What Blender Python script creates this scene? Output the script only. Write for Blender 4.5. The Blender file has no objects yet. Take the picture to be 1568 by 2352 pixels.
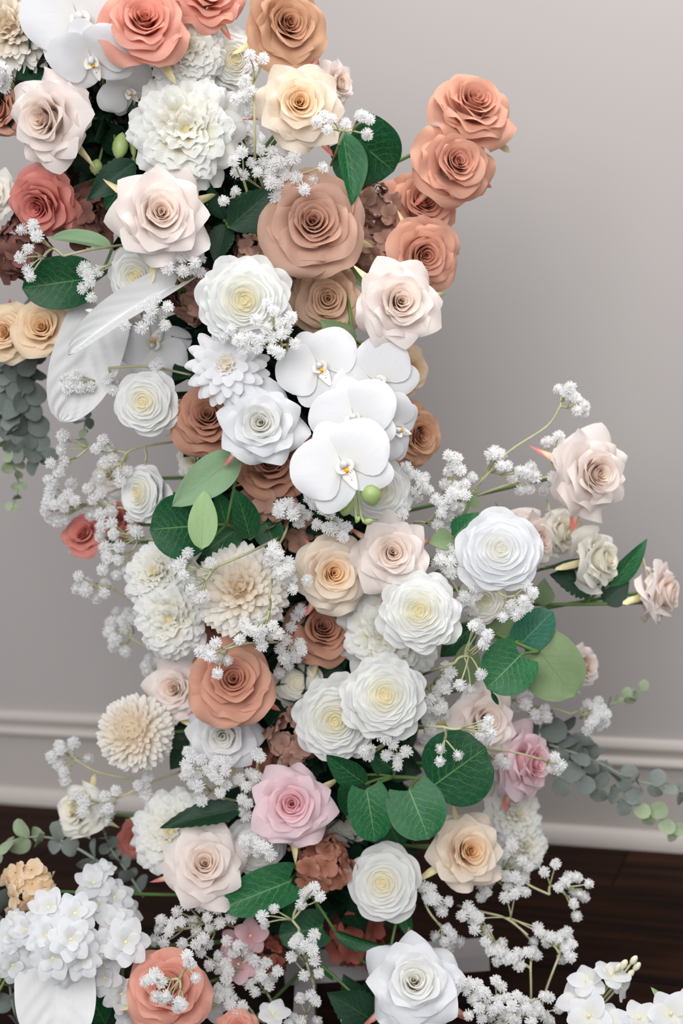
import bpy, math, random
import numpy as np
from mathutils import Vector, Matrix
random.seed(7)
scene = bpy.context.scene
COL = scene.collection
PI = math.pi

# ------------------------------------------------------------------ camera
W_PX, H_PX, F_PX = 1568.0, 2352.0, 3267.0
CAM_H = 0.7576
PITCH, ROLL = math.radians(8.0), math.radians(4.24)
WALL_YAW, WALL_D = math.radians(22.34), 2.0417
fw = Vector((0, math.cos(PITCH), -math.sin(PITCH)))
up0 = Vector((0, math.sin(PITCH), math.cos(PITCH)))
rt0 = Vector((1, 0, 0))
RT = math.cos(ROLL) * rt0 - math.sin(ROLL) * up0
UP = math.cos(ROLL) * up0 + math.sin(ROLL) * rt0
CAM = Vector((0, 0, CAM_H))
cd = bpy.data.cameras.new('camera')
cam = bpy.data.objects.new('camera', cd)
COL.objects.link(cam)
m = Matrix((RT, UP, -fw)).transposed().to_4x4()
m.translation = CAM
cam.matrix_world = m
cd.sensor_fit = 'VERTICAL'
cd.sensor_height = 36.0
cd.sensor_width = 24.0
cd.lens = F_PX / H_PX * 36.0
cd.clip_start = 0.02
cd.dof.use_dof = True
cd.dof.focus_distance = 1.39
cd.dof.aperture_fstop = 3.2
scene.camera = cam

# ------------------------------------------------------------------ world, lights, exposure
world = bpy.data.worlds.new('room_light')
scene.world = world
world.use_nodes = True
wbg = world.node_tree.nodes['Background']
wbg.inputs[0].default_value = (0.93, 0.96, 1.0, 1)
wbg.inputs[1].default_value = 0.46


def area(name, loc, target, sx, sy, power, color):
    ld = bpy.data.lights.new(name, 'AREA')
    ld.shape = 'RECTANGLE'
    ld.size, ld.size_y = sx, sy
    ld.energy = power
    ld.color = color
    o = bpy.data.objects.new(name, ld)
    COL.objects.link(o)
    o.location = loc
    o.rotation_euler = (Vector(target) - Vector(loc)).to_track_quat('-Z', 'Y').to_euler()
    return o


area('window_daylight', (-0.38, -1.0, 1.70), (0.12, 1.6, 0.66), 2.0, 1.4, 45, (1.0, 0.99, 0.98))
area('ceiling_light', (0.5, 1.3, 2.3), (0.5, 1.8, 1.0), 0.6, 0.4, 18, (1.0, 0.98, 0.955))
scene.view_settings.view_transform = 'Standard'
scene.view_settings.look = 'None'
scene.view_settings.gamma = 1.0
scene.view_settings.use_curve_mapping = False
scene.view_settings.exposure = 0.42

# ------------------------------------------------------------------ helpers
Y0 = 1.55


def ray(px, py):
    return fw * F_PX + RT * (px - W_PX / 2) + UP * (H_PX / 2 - py)


def at(px, py, f=0.0):
    """point seen at this place of the picture, f cm in front of the arch's upright plane"""
    d = ray(px, py)
    return CAM + d * ((Y0 - f / 100.0) / d.y)


def pxm(f):
    return (Y0 - f / 100.0) / F_PX


def lin(h):
    out = []
    for i in (0, 2, 4):
        c = int(h[i:i + 2], 16) / 255.0
        out.append(c / 12.92 if c <= 0.04045 else ((c + 0.055) / 1.055) ** 2.4)
    return tuple(out) + (1.0,)


def new_mesh(name, verts, faces, mat, uv=None, tint=None, smooth=True, mats=None, fmat=None):
    me = bpy.data.meshes.new(name)
    me.from_pydata([tuple(v) for v in verts], [], faces)
    if uv is not None:
        lay = me.uv_layers.new(name='uv')
        idx = np.empty(len(me.loops), dtype=np.int32)
        me.loops.foreach_get('vertex_index', idx)
        lay.data.foreach_set('uv', np.asarray(uv, dtype=np.float32)[idx].ravel())
    if tint is not None:
        a = me.attributes.new('tint', 'FLOAT', 'POINT')
        a.data.foreach_set('value', np.asarray(tint, dtype=np.float32))
    for mm in (mats or [mat]):
        me.materials.append(mm)
    if fmat is not None:
        me.polygons.foreach_set('material_index', np.asarray(fmat, dtype=np.int32))
    if smooth:
        me.polygons.foreach_set('use_smooth', np.ones(len(me.polygons), dtype=bool))
    me.update()
    return me


def link(name, data, parent=None, mat4=None):
    o = bpy.data.objects.new(name, data)
    COL.objects.link(o)
    if parent is not None:
        o.parent = parent
    if mat4 is not None:
        o.matrix_basis = mat4
    return o


def thing(name, label, cat, mat4, group=None):
    o = link(name, None, None, mat4)
    o.empty_display_size = 0.02
    o['label'] = label
    o['category'] = cat
    if group:
        o['group'] = group
    return o


def grid_faces(nu, nv):
    return [(j * nu + i, j * nu + i + 1, (j + 1) * nu + i + 1, (j + 1) * nu + i)
            for j in range(nv - 1) for i in range(nu - 1)]


def tube(pts, radii, n=6, closed_end=True):
    """verts, faces of a tapering tube along pts"""
    pts = [Vector(p) for p in pts]
    vs, fs = [], []
    ref = None
    for i, p in enumerate(pts):
        t = (pts[min(i + 1, len(pts) - 1)] - pts[max(i - 1, 0)])
        t = t.normalized() if t.length > 1e-9 else Vector((0, 0, 1))
        if ref is None:
            ref = t.orthogonal().normalized()
        a = (ref - t * ref.dot(t))
        a = a.normalized() if a.length > 1e-6 else t.orthogonal().normalized()
        ref = a
        b = t.cross(a)
        r = radii[i] if hasattr(radii, '__len__') else radii
        for k in range(n):
            g = 2 * PI * k / n
            vs.append(p + a * (r * math.cos(g)) + b * (r * math.sin(g)))
    for i in range(len(pts) - 1):
        for k in range(n):
            k2 = (k + 1) % n
            fs.append((i * n + k, i * n + k2, (i + 1) * n + k2, (i + 1) * n + k))
    if closed_end:
        fs.append(tuple(range(n))[::-1])
        fs.append(tuple((len(pts) - 1) * n + k for k in range(n)))
    return vs, fs


def bez(a, b, c, d, n):
    out = []
    for i in range(n):
        t = i / (n - 1)
        s = 1 - t
        out.append(a * s ** 3 + b * (3 * s * s * t) + c * (3 * s * t * t) + d * t ** 3)
    return out


class Geo:
    def __init__(self):
        self.v, self.f = [], []

    def add(self, vs, fs):
        o = len(self.v)
        self.v += list(vs)
        self.f += [tuple(i + o for i in f) for f in fs]


def box(g, x0, x1, y0, y1, z0, z1):
    g.add([(x0, y0, z0), (x1, y0, z0), (x1, y1, z0), (x0, y1, z0), (x0, y0, z1), (x1, y0, z1), (x1, y1, z1), (x0, y1, z1)],
          [(0, 3, 2, 1), (4, 5, 6, 7), (0, 1, 5, 4), (1, 2, 6, 5), (2, 3, 7, 6), (3, 0, 4, 7)])


# ------------------------------------------------------------------ materials
def mat_base(name):
    mt = bpy.data.materials.new(name)
    mt.use_nodes = True
    nt = mt.node_tree
    return mt, nt, nt.nodes['Principled BSDF'], nt.nodes['Material Output']


def nd(nt, t, **kw):
    n = nt.nodes.new(t)
    for k, v in kw.items():
        if k == 'ins':
            for kk, vv in v.items():
                n.inputs[kk].default_value = vv
        else:
            setattr(n, k, v)
    return n


def math_node(nt, op, a, b=None, c=None, clamp=False):
    n = nd(nt, 'ShaderNodeMath', operation=op, use_clamp=clamp)
    for i, x in enumerate((a, b, c)):
        if x is None:
            continue
        if isinstance(x, (int, float)):
            n.inputs[i].default_value = x
        else:
            nt.links.new(x, n.inputs[i])
    return n.outputs[0]


def mixc(nt, fac, a, b, blend='MIX'):
    n = nd(nt, 'ShaderNodeMix', data_type='RGBA', blend_type=blend)
    for sock, x in ((n.inputs[0], fac), (n.inputs[6], a), (n.inputs[7], b)):
        if isinstance(x, (int, float)):
            sock.default_value = x
        elif isinstance(x, tuple):
            sock.default_value = x
        else:
            nt.links.new(x, sock)
    return n.outputs[2]


def petal_material(name, inner, outer, edge=None, translucent=0.42, rough=0.75):
    """dyed cloth petal: colour runs from the heart (inner) to the rim (outer), faint fibres"""
    mt, nt, bs, out = mat_base(name)
    at_ = nd(nt, 'ShaderNodeAttribute', attribute_name='tint')
    uvn = nd(nt, 'ShaderNodeUVMap')
    c = mixc(nt, at_.outputs['Fac'], lin(inner), lin(outer))
    sep = nd(nt, 'ShaderNodeSeparateXYZ')
    nt.links.new(uvn.outputs[0], sep.inputs[0])
    if edge:
        e = math_node(nt, 'SMOOTH_MIN', sep.outputs[1], 1.0, 0.0)
        e = math_node(nt, 'POWER', e, 9.0)
        e = math_node(nt, 'MULTIPLY', e, 0.7)
        c = mixc(nt, e, c, lin(edge))
    mp = nd(nt, 'ShaderNodeMapping')
    mp.inputs['Scale'].default_value = (26, 2.5, 1)
    nt.links.new(uvn.outputs[0], mp.inputs[0])
    nz = nd(nt, 'ShaderNodeTexNoise', ins={'Scale': 1.0, 'Detail': 3.0})
    nt.links.new(mp.outputs[0], nz.inputs[0])
    tc = nd(nt, 'ShaderNodeTexCoord')
    nz2 = nd(nt, 'ShaderNodeTexNoise', ins={'Scale': 1400.0, 'Detail': 1.0})
    nt.links.new(tc.outputs['Object'], nz2.inputs[0])
    v = math_node(nt, 'MULTIPLY_ADD', nz.outputs[0], 0.10, 0.95)
    c = mixc(nt, 1.0, c, v, 'MULTIPLY')
    bmp = nd(nt, 'ShaderNodeBump', ins={'Strength': 0.12, 'Distance': 0.0006})
    h = math_node(nt, 'MULTIPLY_ADD', nz2.outputs[0], 0.3, nz.outputs[0])
    nt.links.new(h, bmp.inputs['Height'])
    nt.links.new(c, bs.inputs['Base Color'])
    bs.inputs['Roughness'].default_value = rough
    bs.inputs['Specular IOR Level'].default_value = 0.22
    nt.links.new(bmp.outputs[0], bs.inputs['Normal'])
    tr = nd(nt, 'ShaderNodeBsdfTranslucent')
    nt.links.new(c, tr.inputs[0])
    mx = nd(nt, 'ShaderNodeMixShader')
    mx.inputs[0].default_value = translucent
    nt.links.new(bs.outputs[0], mx.inputs[1])
    nt.links.new(tr.outputs[0], mx.inputs[2])
    nt.links.new(mx.outputs[0], out.inputs[0])
    return mt


def leaf_material(name, base, vein, rough=0.45, vein_fac=0.7, spec=0.3, tint_b=None):
    """leaf face: midrib, forked side veins, mottling; uv.x -1..1 across, uv.y 0..1 along"""
    mt, nt, bs, out = mat_base(name)
    uvn = nd(nt, 'ShaderNodeUVMap')
    sep = nd(nt, 'ShaderNodeSeparateXYZ')
    nt.links.new(uvn.outputs[0], sep.inputs[0])
    nzw = nd(nt, 'ShaderNodeTexNoise', ins={'Scale': 4.0, 'Detail': 2.0})
    nt.links.new(uvn.outputs[0], nzw.inputs[0])
    wob = math_node(nt, 'MULTIPLY_ADD', nzw.outputs[0], 0.16, -0.08)
    au = math_node(nt, 'ABSOLUTE', sep.outputs[0])
    # midrib, thinning to the tip
    wid = math_node(nt, 'MULTIPLY_ADD', sep.outputs[1], -0.022, 0.034)
    mid = math_node(nt, 'DIVIDE', au, wid)
    mid = math_node(nt, 'SUBTRACT', 1.25, mid, clamp=True)
    # side veins climbing towards the margin
    q = math_node(nt, 'MULTIPLY_ADD', au, -0.42, sep.outputs[1])
    q = math_node(nt, 'ADD', q, wob)
    q = math_node(nt, 'MULTIPLY', q, 7.0)
    fr = math_node(nt, 'PINGPONG', q, 0.5)
    sv = math_node(nt, 'MULTIPLY_ADD', fr, -11.0, 1.0, clamp=True)
    fade = math_node(nt, 'MULTIPLY_ADD', au, -0.95, 1.05, clamp=True)
    sv = math_node(nt, 'MULTIPLY', sv, fade)
    # fine net
    vo = nd(nt, 'ShaderNodeTexVoronoi', feature='DISTANCE_TO_EDGE', ins={'Scale': 8.0})
    nt.links.new(uvn.outputs[0], vo.inputs['Vector'])
    net = math_node(nt, 'MULTIPLY_ADD', vo.outputs['Distance'], -22.0, 1.0, clamp=True)
    net = math_node(nt, 'MULTIPLY', net, 0.28)
    vv = math_node(nt, 'MAXIMUM', mid, math_node(nt, 'MULTIPLY', sv, 0.6))
    vv = math_node(nt, 'MAXIMUM', vv, net)
    vv = math_node(nt, 'MULTIPLY', vv, vein_fac)
    nz = nd(nt, 'ShaderNodeTexNoise', ins={'Scale': 3.0, 'Detail': 5.0})
    nt.links.new(uvn.outputs[0], nz.inputs[0])
    b2 = lin(tint_b) if tint_b else tuple(min(1, x * 1.5) for x in lin(base)[:3]) + (1,)
    c = mixc(nt, nz.outputs[0], lin(base), b2)
    c = mixc(nt, vv, c, lin(vein))
    bmp = nd(nt, 'ShaderNodeBump', ins={'Strength': 0.25, 'Distance': 0.0008})
    nt.links.new(vv, bmp.inputs['Height'])
    nt.links.new(c, bs.inputs['Base Color'])
    nt.links.new(bmp.outputs[0], bs.inputs['Normal'])
    bs.inputs['Roughness'].default_value = rough
    bs.inputs['Specular IOR Level'].default_value = spec
    return mt


def plain(name, h, rough=0.6, spec=0.3, noise=0.25, scale=40.0, h2=None):
    mt, nt, bs, out = mat_base(name)
    tc = nd(nt, 'ShaderNodeTexCoord')
    nz = nd(nt, 'ShaderNodeTexNoise', ins={'Scale': scale, 'Detail': 4.0})
    nt.links.new(tc.outputs['Object'], nz.inputs[0])
    a = lin(h)
    b = lin(h2) if h2 else tuple(x * (1 - noise) for x in a[:3]) + (1,)
    c = mixc(nt, nz.outputs[0], a, b)
    nt.links.new(c, bs.inputs['Base Color'])
    bs.inputs['Roughness'].default_value = rough
    bs.inputs['Specular IOR Level'].default_value = spec
    return mt


P = {
    'blush': petal_material('blush rose cloth', 'F6E0CD', 'FBF2EE'),
    'cream': petal_material('cream rose cloth', 'FCD18C', 'FDF1E2'),
    'white': petal_material('white rose cloth', 'F6F3E6', 'F6F7FA'),
    'ivory': petal_material('ivory ranunculus cloth', 'F8EDC2', 'F7F8F7'),
    'butter': petal_material('butter rose cloth', 'F8F2D8', 'FBF9F2'),
    'coral': petal_material('coral rose cloth', 'E2937F', 'F0B5A3'),
    'salmon': petal_material('salmon rose cloth', 'DC827A', 'E69C91'),
    'dusty': petal_material('dusty tan rose cloth', 'C7927A', 'DEB8A4'),
    'terra': petal_material('terracotta rose cloth', 'D2917A', 'E8B59E'),
    'tan': petal_material('tan rose cloth', 'CBA383', 'E0C2A9'),
    'caramel': petal_material('caramel rose cloth', 'CE9873', 'DFB596'),
    'brown': petal_material('brown rose cloth', 'AE765E', 'D09E87'),
    'peach': petal_material('peach rose cloth', 'F8D29C', 'FBE8CC'),
    'pink': petal_material('pink rose cloth', 'F0ACB2', 'F8E2E8'),
    'mum': petal_material('cream white chrysanthemum cloth', 'F0D6AC', 'F7F4EE'),
    'daisy': petal_material('white dahlia cloth', 'F6E4BE', 'F8F8FA'),
    'hyd_brown': petal_material('brown hydrangea cloth', '967062', 'AF8A7B', translucent=0.12),
    'hyd_dark': petal_material('burgundy hydrangea cloth', '6A453E', '815850', translucent=0.1),
    'hyd_rust': petal_material('rust hydrangea cloth', '955D49', 'B27D69', translucent=0.12),
    'hyd_red': petal_material('dusky red hydrangea cloth', '7E3A33', '9D5A4D', translucent=0.12),
    'hyd_peach': petal_material('peach hydrangea cloth', 'F2D4AA', 'F7E4C8'),
    'orchid': petal_material('white orchid cloth', 'E5E4E0', 'E4E4E7', translucent=0.18, rough=0.6),
    'spathe': petal_material('white spathe cloth', 'E6E4DE', 'E8E8E8', translucent=0.12, rough=0.5),
    'delph': petal_material('white delphinium cloth', 'F1EFE0', 'EEEFF2'),
    'puff': petal_material('white gypsophila plastic', 'F8F8F5', 'FDFDFE', translucent=0.5, rough=0.6),
    'pinkbl': petal_material('dusty pink blossom cloth', 'D99FA5', 'EBC6CC'),
}
M_sepal = plain('cream sepal cloth', 'E9DDB4', 0.7, 0.2, h2='CFC28E')
M_sepal_p = petal_material('cream sepal cloth with pink tip', 'F0E6C4', 'E58D86', translucent=.3)
M_calyx = plain('yellow green calyx cloth', 'D3C68C', 0.7, 0.2, h2='B9A968')
M_stem = plain('green flower stem', '5F7F45', 0.55, 0.35)
M_gstem = plain('pale gypsophila stem', 'C9C7A0', 0.6, 0.3, h2='9FA07A', scale=120)
M_yellow = plain('yellow stamen', 'F0B433', 0.6, 0.3)
M_paleyellow = plain('pale yellow flower heart', 'F0EBC8', 0.7, 0.2)
M_bud = plain('green orchid bud', 'A9BC7C', 0.4, 0.4, h2='8FA765', scale=60)
M_budw = plain('cream white bud', 'E9E5D2', 0.6, 0.3, h2='D3D0B4')
M_gcore = plain('grey green gypsophila heart', 'B7BDA0', 0.7, 0.2)
M_bead = plain('dull hydrangea bead', '93795A', 0.6, 0.3)
LEAF = {
    'dark': leaf_material('dark green leaf face', '07391F', '6F9E5A', tint_b='0F5330'),
    'mid': leaf_material('mid green leaf face', '0D4A29', '86B072', tint_b='1F6A3C'),
    'blue': leaf_material('blue green leaf face', '1F5743', '7FA98E', tint_b='35705A'),
    'rose': leaf_material('rose leaf face', '0C2A1B', '40603F', rough=0.5, tint_b='173A26'),
    'olive': leaf_material('olive leaf underside', '71865F', '5C704F', rough=0.65, spec=0.2, tint_b='82966E', vein_fac=0.5),
    'pale': leaf_material('pale green leaf underside', '8FAE78', '55784A', rough=0.65, spec=0.2, tint_b='A5BF8F', vein_fac=0.35),
    'sage': leaf_material('sage green leaf underside', '7C9B76', '5C7E58', rough=0.6, spec=0.25, tint_b='90AC88', vein_fac=0.4),
    'euc': leaf_material('grey green eucalyptus leaf', '757D79', '90978F', rough=0.7, spec=0.2, tint_b='8A918B', vein_fac=0.3),
    'eucg': leaf_material('light green eucalyptus leaf', '8E9E7E', 'A9B698', rough=0.7, spec=0.2, tint_b='A5B294', vein_fac=0.3),
    'eucd': leaf_material('slate green eucalyptus leaf', '67706B', '838A84', rough=0.7, spec=0.2, tint_b='7A827C', vein_fac=0.3),
}
M_rim = plain('pale leaf rim', '9DB683', 0.6, 0.3)

# ------------------------------------------------------------------ the room
WX = Vector((math.cos(WALL_YAW), -math.sin(WALL_YAW), 0))     # along the wall, to the right
WN = Vector((-math.sin(WALL_YAW), -math.cos(WALL_YAW), 0))    # out of the wall, to the room
WO = Vector((0, WALL_D, 0))
wall_m4 = Matrix((WX, -WN, Vector((0, 0, 1)))).transposed().to_4x4()
wall_m4.translation = WO


def structure(o):
    o['kind'] = 'structure'
    return o


def wall_material():
    mt, nt, bs, out = mat_base('matt warm grey wall paint')
    tc = nd(nt, 'ShaderNodeTexCoord')
    nz = nd(nt, 'ShaderNodeTexNoise', ins={'Scale': 2.0, 'Detail': 3.0})
    nt.links.new(tc.outputs['Object'], nz.inputs[0])
    nz2 = nd(nt, 'ShaderNodeTexNoise', ins={'Scale': 320.0, 'Detail': 3.0})
    nt.links.new(tc.outputs['Object'], nz2.inputs[0])
    c = mixc(nt, nz.outputs[0], lin('B2ACAA'), lin('ADA7A5'))
    bmp = nd(nt, 'ShaderNodeBump', ins={'Strength': 0.08, 'Distance': 0.001})
    nt.links.new(nz2.outputs[0], bmp.inputs['Height'])
    nt.links.new(bmp.outputs[0], bs.inputs['Normal'])
    nt.links.new(c, bs.inputs['Base Color'])
    bs.inputs['Roughness'].default_value = 0.85
    bs.inputs['Specular IOR Level'].default_value = 0.2
    return mt


def wood_material():
    mt, nt, bs, out = mat_base('dark stained floor wood')
    tc = nd(nt, 'ShaderNodeTexCoord')
    oi = nd(nt, 'ShaderNodeObjectInfo')
    ad = nd(nt, 'ShaderNodeVectorMath', operation='ADD')
    nt.links.new(tc.outputs['Object'], ad.inputs[0])
    sc = nd(nt, 'ShaderNodeVectorMath', operation='SCALE')
    sc.inputs['Scale'].default_value = 7.0
    cb = nd(nt, 'ShaderNodeCombineXYZ')
    for i in range(3):
        nt.links.new(oi.outputs['Random'], cb.inputs[i])
    nt.links.new(cb.outputs[0], sc.inputs[0])
    nt.links.new(sc.outputs[0], ad.inputs[1])
    mp = nd(nt, 'ShaderNodeMapping')
    mp.inputs['Scale'].default_value = (2.0, 30.0, 30.0)
    nt.links.new(ad.outputs[0], mp.inputs[0])
    nz = nd(nt, 'ShaderNodeTexNoise', ins={'Scale': 1.4, 'Detail': 6.0, 'Distortion': 0.6})
    nt.links.new(mp.outputs[0], nz.inputs[0])
    ramp = nd(nt, 'ShaderNodeValToRGB')
    ramp.color_ramp.elements[0].position = 0.32
    ramp.color_ramp.elements[0].color = lin('0A0605')
    ramp.color_ramp.elements[1].position = 0.75
    ramp.color_ramp.elements[1].color = lin('351C10')
    nt.links.new(nz.outputs[0], ramp.inputs[0])
    v = math_node(nt, 'MULTIPLY_ADD', oi.outputs['Random'], 0.35, 0.6)
    c = mixc(nt, 1.0, ramp.outputs[0], v, 'MULTIPLY')
    nt.links.new(c, bs.inputs['Base Color'])
    bs.inputs['Roughness'].default_value = 0.55
    bs.inputs['Specular IOR Level'].default_value = 0.05
    return mt


M_wall = wall_material()
M_trim = plain('satin baseboard paint', 'B5ADA8', 0.45, 0.35, noise=0.04, scale=3)
M_wood = wood_material()

g = Geo()
box(g, -2.6, 1.9, 0.0, 0.1, 0.0, 2.7)
structure(link('wall_back', new_mesh('wall_back', g.v, g.f, M_wall, smooth=False), None, wall_m4))
# moulded baseboard: profile (out of the wall, height) run along the wall
prof = [(0, 0), (0.013, 0), (0.013, 0.110)]
prof += [(0.0135 + 0.004 * math.sin(PI * k / 6), 0.110 + 0.014 * k / 6) for k in range(1, 7)]
prof += [(0.0085, 0.1255), (0.0085, 0.130)]
prof += [(0.008 + 0.0035 * math.sin(PI * k / 6), 0.130 + 0.017 * k / 6) for k in range(1, 7)]
prof += [(0.004, 0.150), (0, 0.150)]


def extrude_profile(prof, x0, x1):
    vs = [(x0, -a, b) for a, b in prof] + [(x1, -a, b) for a, b in prof]
    n = len(prof)
    fs = [(i, (i + 1) % n, n + (i + 1) % n, n + i) for i in range(n)]
    fs += [tuple(range(n))[::-1], tuple(range(n, 2 * n))]
    return vs, fs


vs, fs = extrude_profile(prof, -2.6, 1.9)
structure(link('baseboard_back', new_mesh('baseboard_back', vs, fs, M_trim, smooth=False), None, wall_m4))
shoe = [(0.013, 0.0), (0.029, 0.0)] + [(0.013 + 0.016 * math.cos(a), 0.024 * math.sin(a)) for a in np.linspace(0.25, PI / 2, 7)]
vs, fs = extrude_profile(shoe, -2.6, 1.9)
structure(link('trim_1', new_mesh('shoe_moulding', vs, fs, M_trim, smooth=False), None, wall_m4))
# floor: subfloor slab and single planks running along the wall
g = Geo()
box(g, -2.6, 1.9, -2.4, 0.1, -0.06, -0.0125)
M_sub = plain('dark subfloor', '0C0806', 0.9, 0.1)
floor_ = structure(link('floor', new_mesh('subfloor', g.v, g.f, M_sub, smooth=False), None, wall_m4))
PLW = 0.125
pb = Geo()
hw, hl, b_ = PLW / 2 - 0.0003, 0.5995, 0.0008
pb.add([(-hl, -hw, -0.012), (hl, -hw, -0.012), (hl, hw, -0.012), (-hl, hw, -0.012),
        (-hl, -hw, -b_), (hl, -hw, -b_), (hl, hw, -b_), (-hl, hw, -b_),
        (-hl + b_, -hw + b_, 0), (hl - b_, -hw + b_, 0), (hl - b_, hw - b_, 0), (-hl + b_, hw - b_, 0)],
       [(0, 1, 5, 4), (1, 2, 6, 5), (2, 3, 7, 6), (3, 0, 4, 7), (4, 5, 9, 8), (5, 6, 10, 9), (6, 7, 11, 10), (7, 4, 8, 11), (8, 9, 10, 11), (3, 2, 1, 0)])
plank = new_mesh('plank', pb.v, pb.f, M_wood, smooth=False)
for r in range(9):
    for k in range(4):
        x = -2.0 + 1.2 * k + (0.37 * r) % 1.2 - 0.6
        if x - hl < -2.6 or x + hl > 1.9:
            continue
        link('plank', plank, floor_, Matrix.Translation((x, -0.03 - PLW * (r + 0.5), 0)))

# ------------------------------------------------------------------ petals
def petal_grid(nu, nv, L, w, e0, e1, r0=0.02, z0=0.0, k=1.0, pw=1.0, lip=0.0, lipc=0.4, lipv=0.72, tip=0.22, tipp=2.5,
               ruf=0.0, fr=5.0, ph=0.0, spiral=0.0, notch=0.0, wb=0.35, rmin=0.3):
    """petal standing at azimuth 0 round the z axis; e0, e1 = rise in degrees at foot and rim"""
    us = np.linspace(-1, 1, nu)
    vs = np.linspace(0, 1, nv)
    e0, e1 = math.radians(e0), math.radians(e1)
    rho = np.zeros((nv, nu))
    zz = np.zeros((nv, nu))
    sub = 4
    for i, u in enumerate(us):
        Lu = L * (1 - tip * abs(u) ** tipp - notch * (0.5 + 0.5 * math.cos(fr * 2 * u + ph)))
        r, z = r0, z0
        rho[0, i], zz[0, i] = r, z
        for j in range(1, nv):
            for s in range(sub):
                v = (j - 1 + (s + 0.5) / sub) / (nv - 1)
                t = min(1, max(0, (v - lipv) / (1 - lipv)))
                e = e0 + (e1 - e0) * v ** pw - lip * (lipc + (1 - lipc) * abs(u) ** 1.5) * t * t * (3 - 2 * t)
                e += ruf * math.sin(fr * u + ph) * v * v
                d = Lu / (nv - 1) / sub
                r += d * math.cos(e)
                z += d * math.sin(e)
            rho[j, i], zz[j, i] = r, z
    ic = nu // 2
    verts, uv = [], []
    for j, v in enumerate(vs):
        Wv = w * (wb + (1 - wb) * math.sin(min(v / 0.55, 1) * PI / 2)) * (1 - 0.15 * max(0, v - 0.7) / 0.3)
        Rc = max(k * rho[j, ic], rmin * w)
        for i, u in enumerate(us):
            a = max(-2.6, min(2.6, u * Wv / Rc))
            rr = rho[j, i] + spiral * u
            verts.append(((rr - Rc) + Rc * math.cos(a), Rc * math.sin(a), zz[j, i]))
            uv.append((u * 0.5 + 0.5, v))
    return verts, grid_faces(nu, nv), uv


def lerp(a, b, t):
    return a + (b - a) * t


def piece(x, t):
    """piecewise linear: x list of (t, value)"""
    for (a, va), (b, vb) in zip(x, x[1:]):
        if t <= b:
            return lerp(va, vb, (t - a) / (b - a) if b > a else 0)
    return x[-1][1]


def rot_z(a):
    return Matrix.Rotation(a, 4, 'Z')


def clampt(x):
    return max(0.0, min(1.0, x))


def rim_petal(nu, nv, rt, zt, L, w, e0, e1, **kw):
    """petal whose rim ends at distance rt from the axis and height zt"""
    vs, _, _ = petal_grid(3, nv, L, w, e0, e1, 0.0, 0.0, **kw)
    tip = vs[(nv - 1) * 3 + 1]
    return petal_grid(nu, nv, L, w, e0, e1, max(.012, rt - tip[0]), zt - tip[2], **kw)


def spec_rose(rng, pointed, full=34, bud=.46):
    """list of (part, verts, faces, uv, tint, matrix)"""
    out = []
    az = rng.random() * 6.28
    nb = int(full * (.53 if pointed else .6))
    off = (rng.random() - .5) * .05
    for i in range(full):
        t = i / (full - 1)
        j = lambda q: (rng.random() - 0.5) * 2 * q
        if i < nb:                                   # the wound heart
            q = i / (nb - 1)
            rt = lerp(.035, bud, q ** 1.05) + j(.012)
            zt = lerp(.70, .66, q) - .10 * max(0, .25 - q) + j(.02)
            ang = lerp(2.3, .95, q ** .7)
            w = max(.07, rt * ang * 1.05)
            L = lerp(.38, .62, q)
            e1 = lerp(84, 58, q) + j(5)
            e0 = lerp(90, 84, q)
            vs, fs, uv = rim_petal(11, 9, rt, zt, L, w, e0, e1, k=1.0, lip=lerp(.25, 1.15, q), lipc=.55 if not pointed else .4, lipv=.74,
                                   tip=.12 + .1 * q, tipp=2.0 if not pointed else 1.6, ruf=.05 + .16 * q, fr=rng.choice((3.2, 4.3)), ph=rng.random() * 6.28,
                                   spiral=lerp(.03, .02, q), wb=.8)
        else:                                        # the opened petals
            q = (i - nb) / (full - 1 - nb)
            rt = lerp(bud + .08, 1.0, q ** .85) * (1 + j(.05))
            zt = lerp(.60, .14, q) + j(.05)
            w = lerp(.46, .70 if pointed else .78, q) * (1 + j(.1))
            L = lerp(.72, 1.02, q)
            e0 = lerp(74, 30, q) + j(4)
            e1 = lerp(52, 8, q) + j(12)
            if pointed:
                kw = dict(lip=lerp(1.2, 1.9, q), lipc=lerp(.3, .05, q), tip=.28 + .14 * q, tipp=1.2, lipv=.52)
            else:
                kw = dict(lip=lerp(1.1, 1.35, q), lipc=.5, tip=.2, tipp=2.4, lipv=.70)
            vs, fs, uv = rim_petal(13, 12, rt, zt, L, w, e0, e1, k=lerp(1.1, 1.6, q), ruf=.2 + .3 * q, fr=rng.choice((3.2, 4.3, 5.2)), ph=rng.random() * 6.28, **kw)
        tint = [clampt(t * 1.0 + v[1] * .5 - .12) for v in uv]
        out.append(('petal', vs, fs, uv, tint, Matrix.Translation((off * (1 - t), 0, 0)) @ rot_z(az)))
        az += math.radians(137.5 if i > 4 else 121) + j(.14)
    return out


def heart_dome(fn, rmax, drop):
    vs, fs = [], []
    rs = [0, .06, .12, .2, .3, .42, .55, rmax]
    for r in rs:
        for k in range(12):
            a = 2 * PI * k / 12
            vs.append((r * math.cos(a), r * math.sin(a), fn(r) - drop))
    for i in range(len(rs) - 1):
        for k in range(12):
            fs.append((i * 12 + k, (i + 1) * 12 + k, (i + 1) * 12 + (k + 1) % 12, i * 12 + (k + 1) % 12))
    return vs, fs, [(.5, .2)] * len(vs), [clampt(-.1 + 1.8 * math.hypot(v[0], v[1])) for v in vs]


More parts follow.
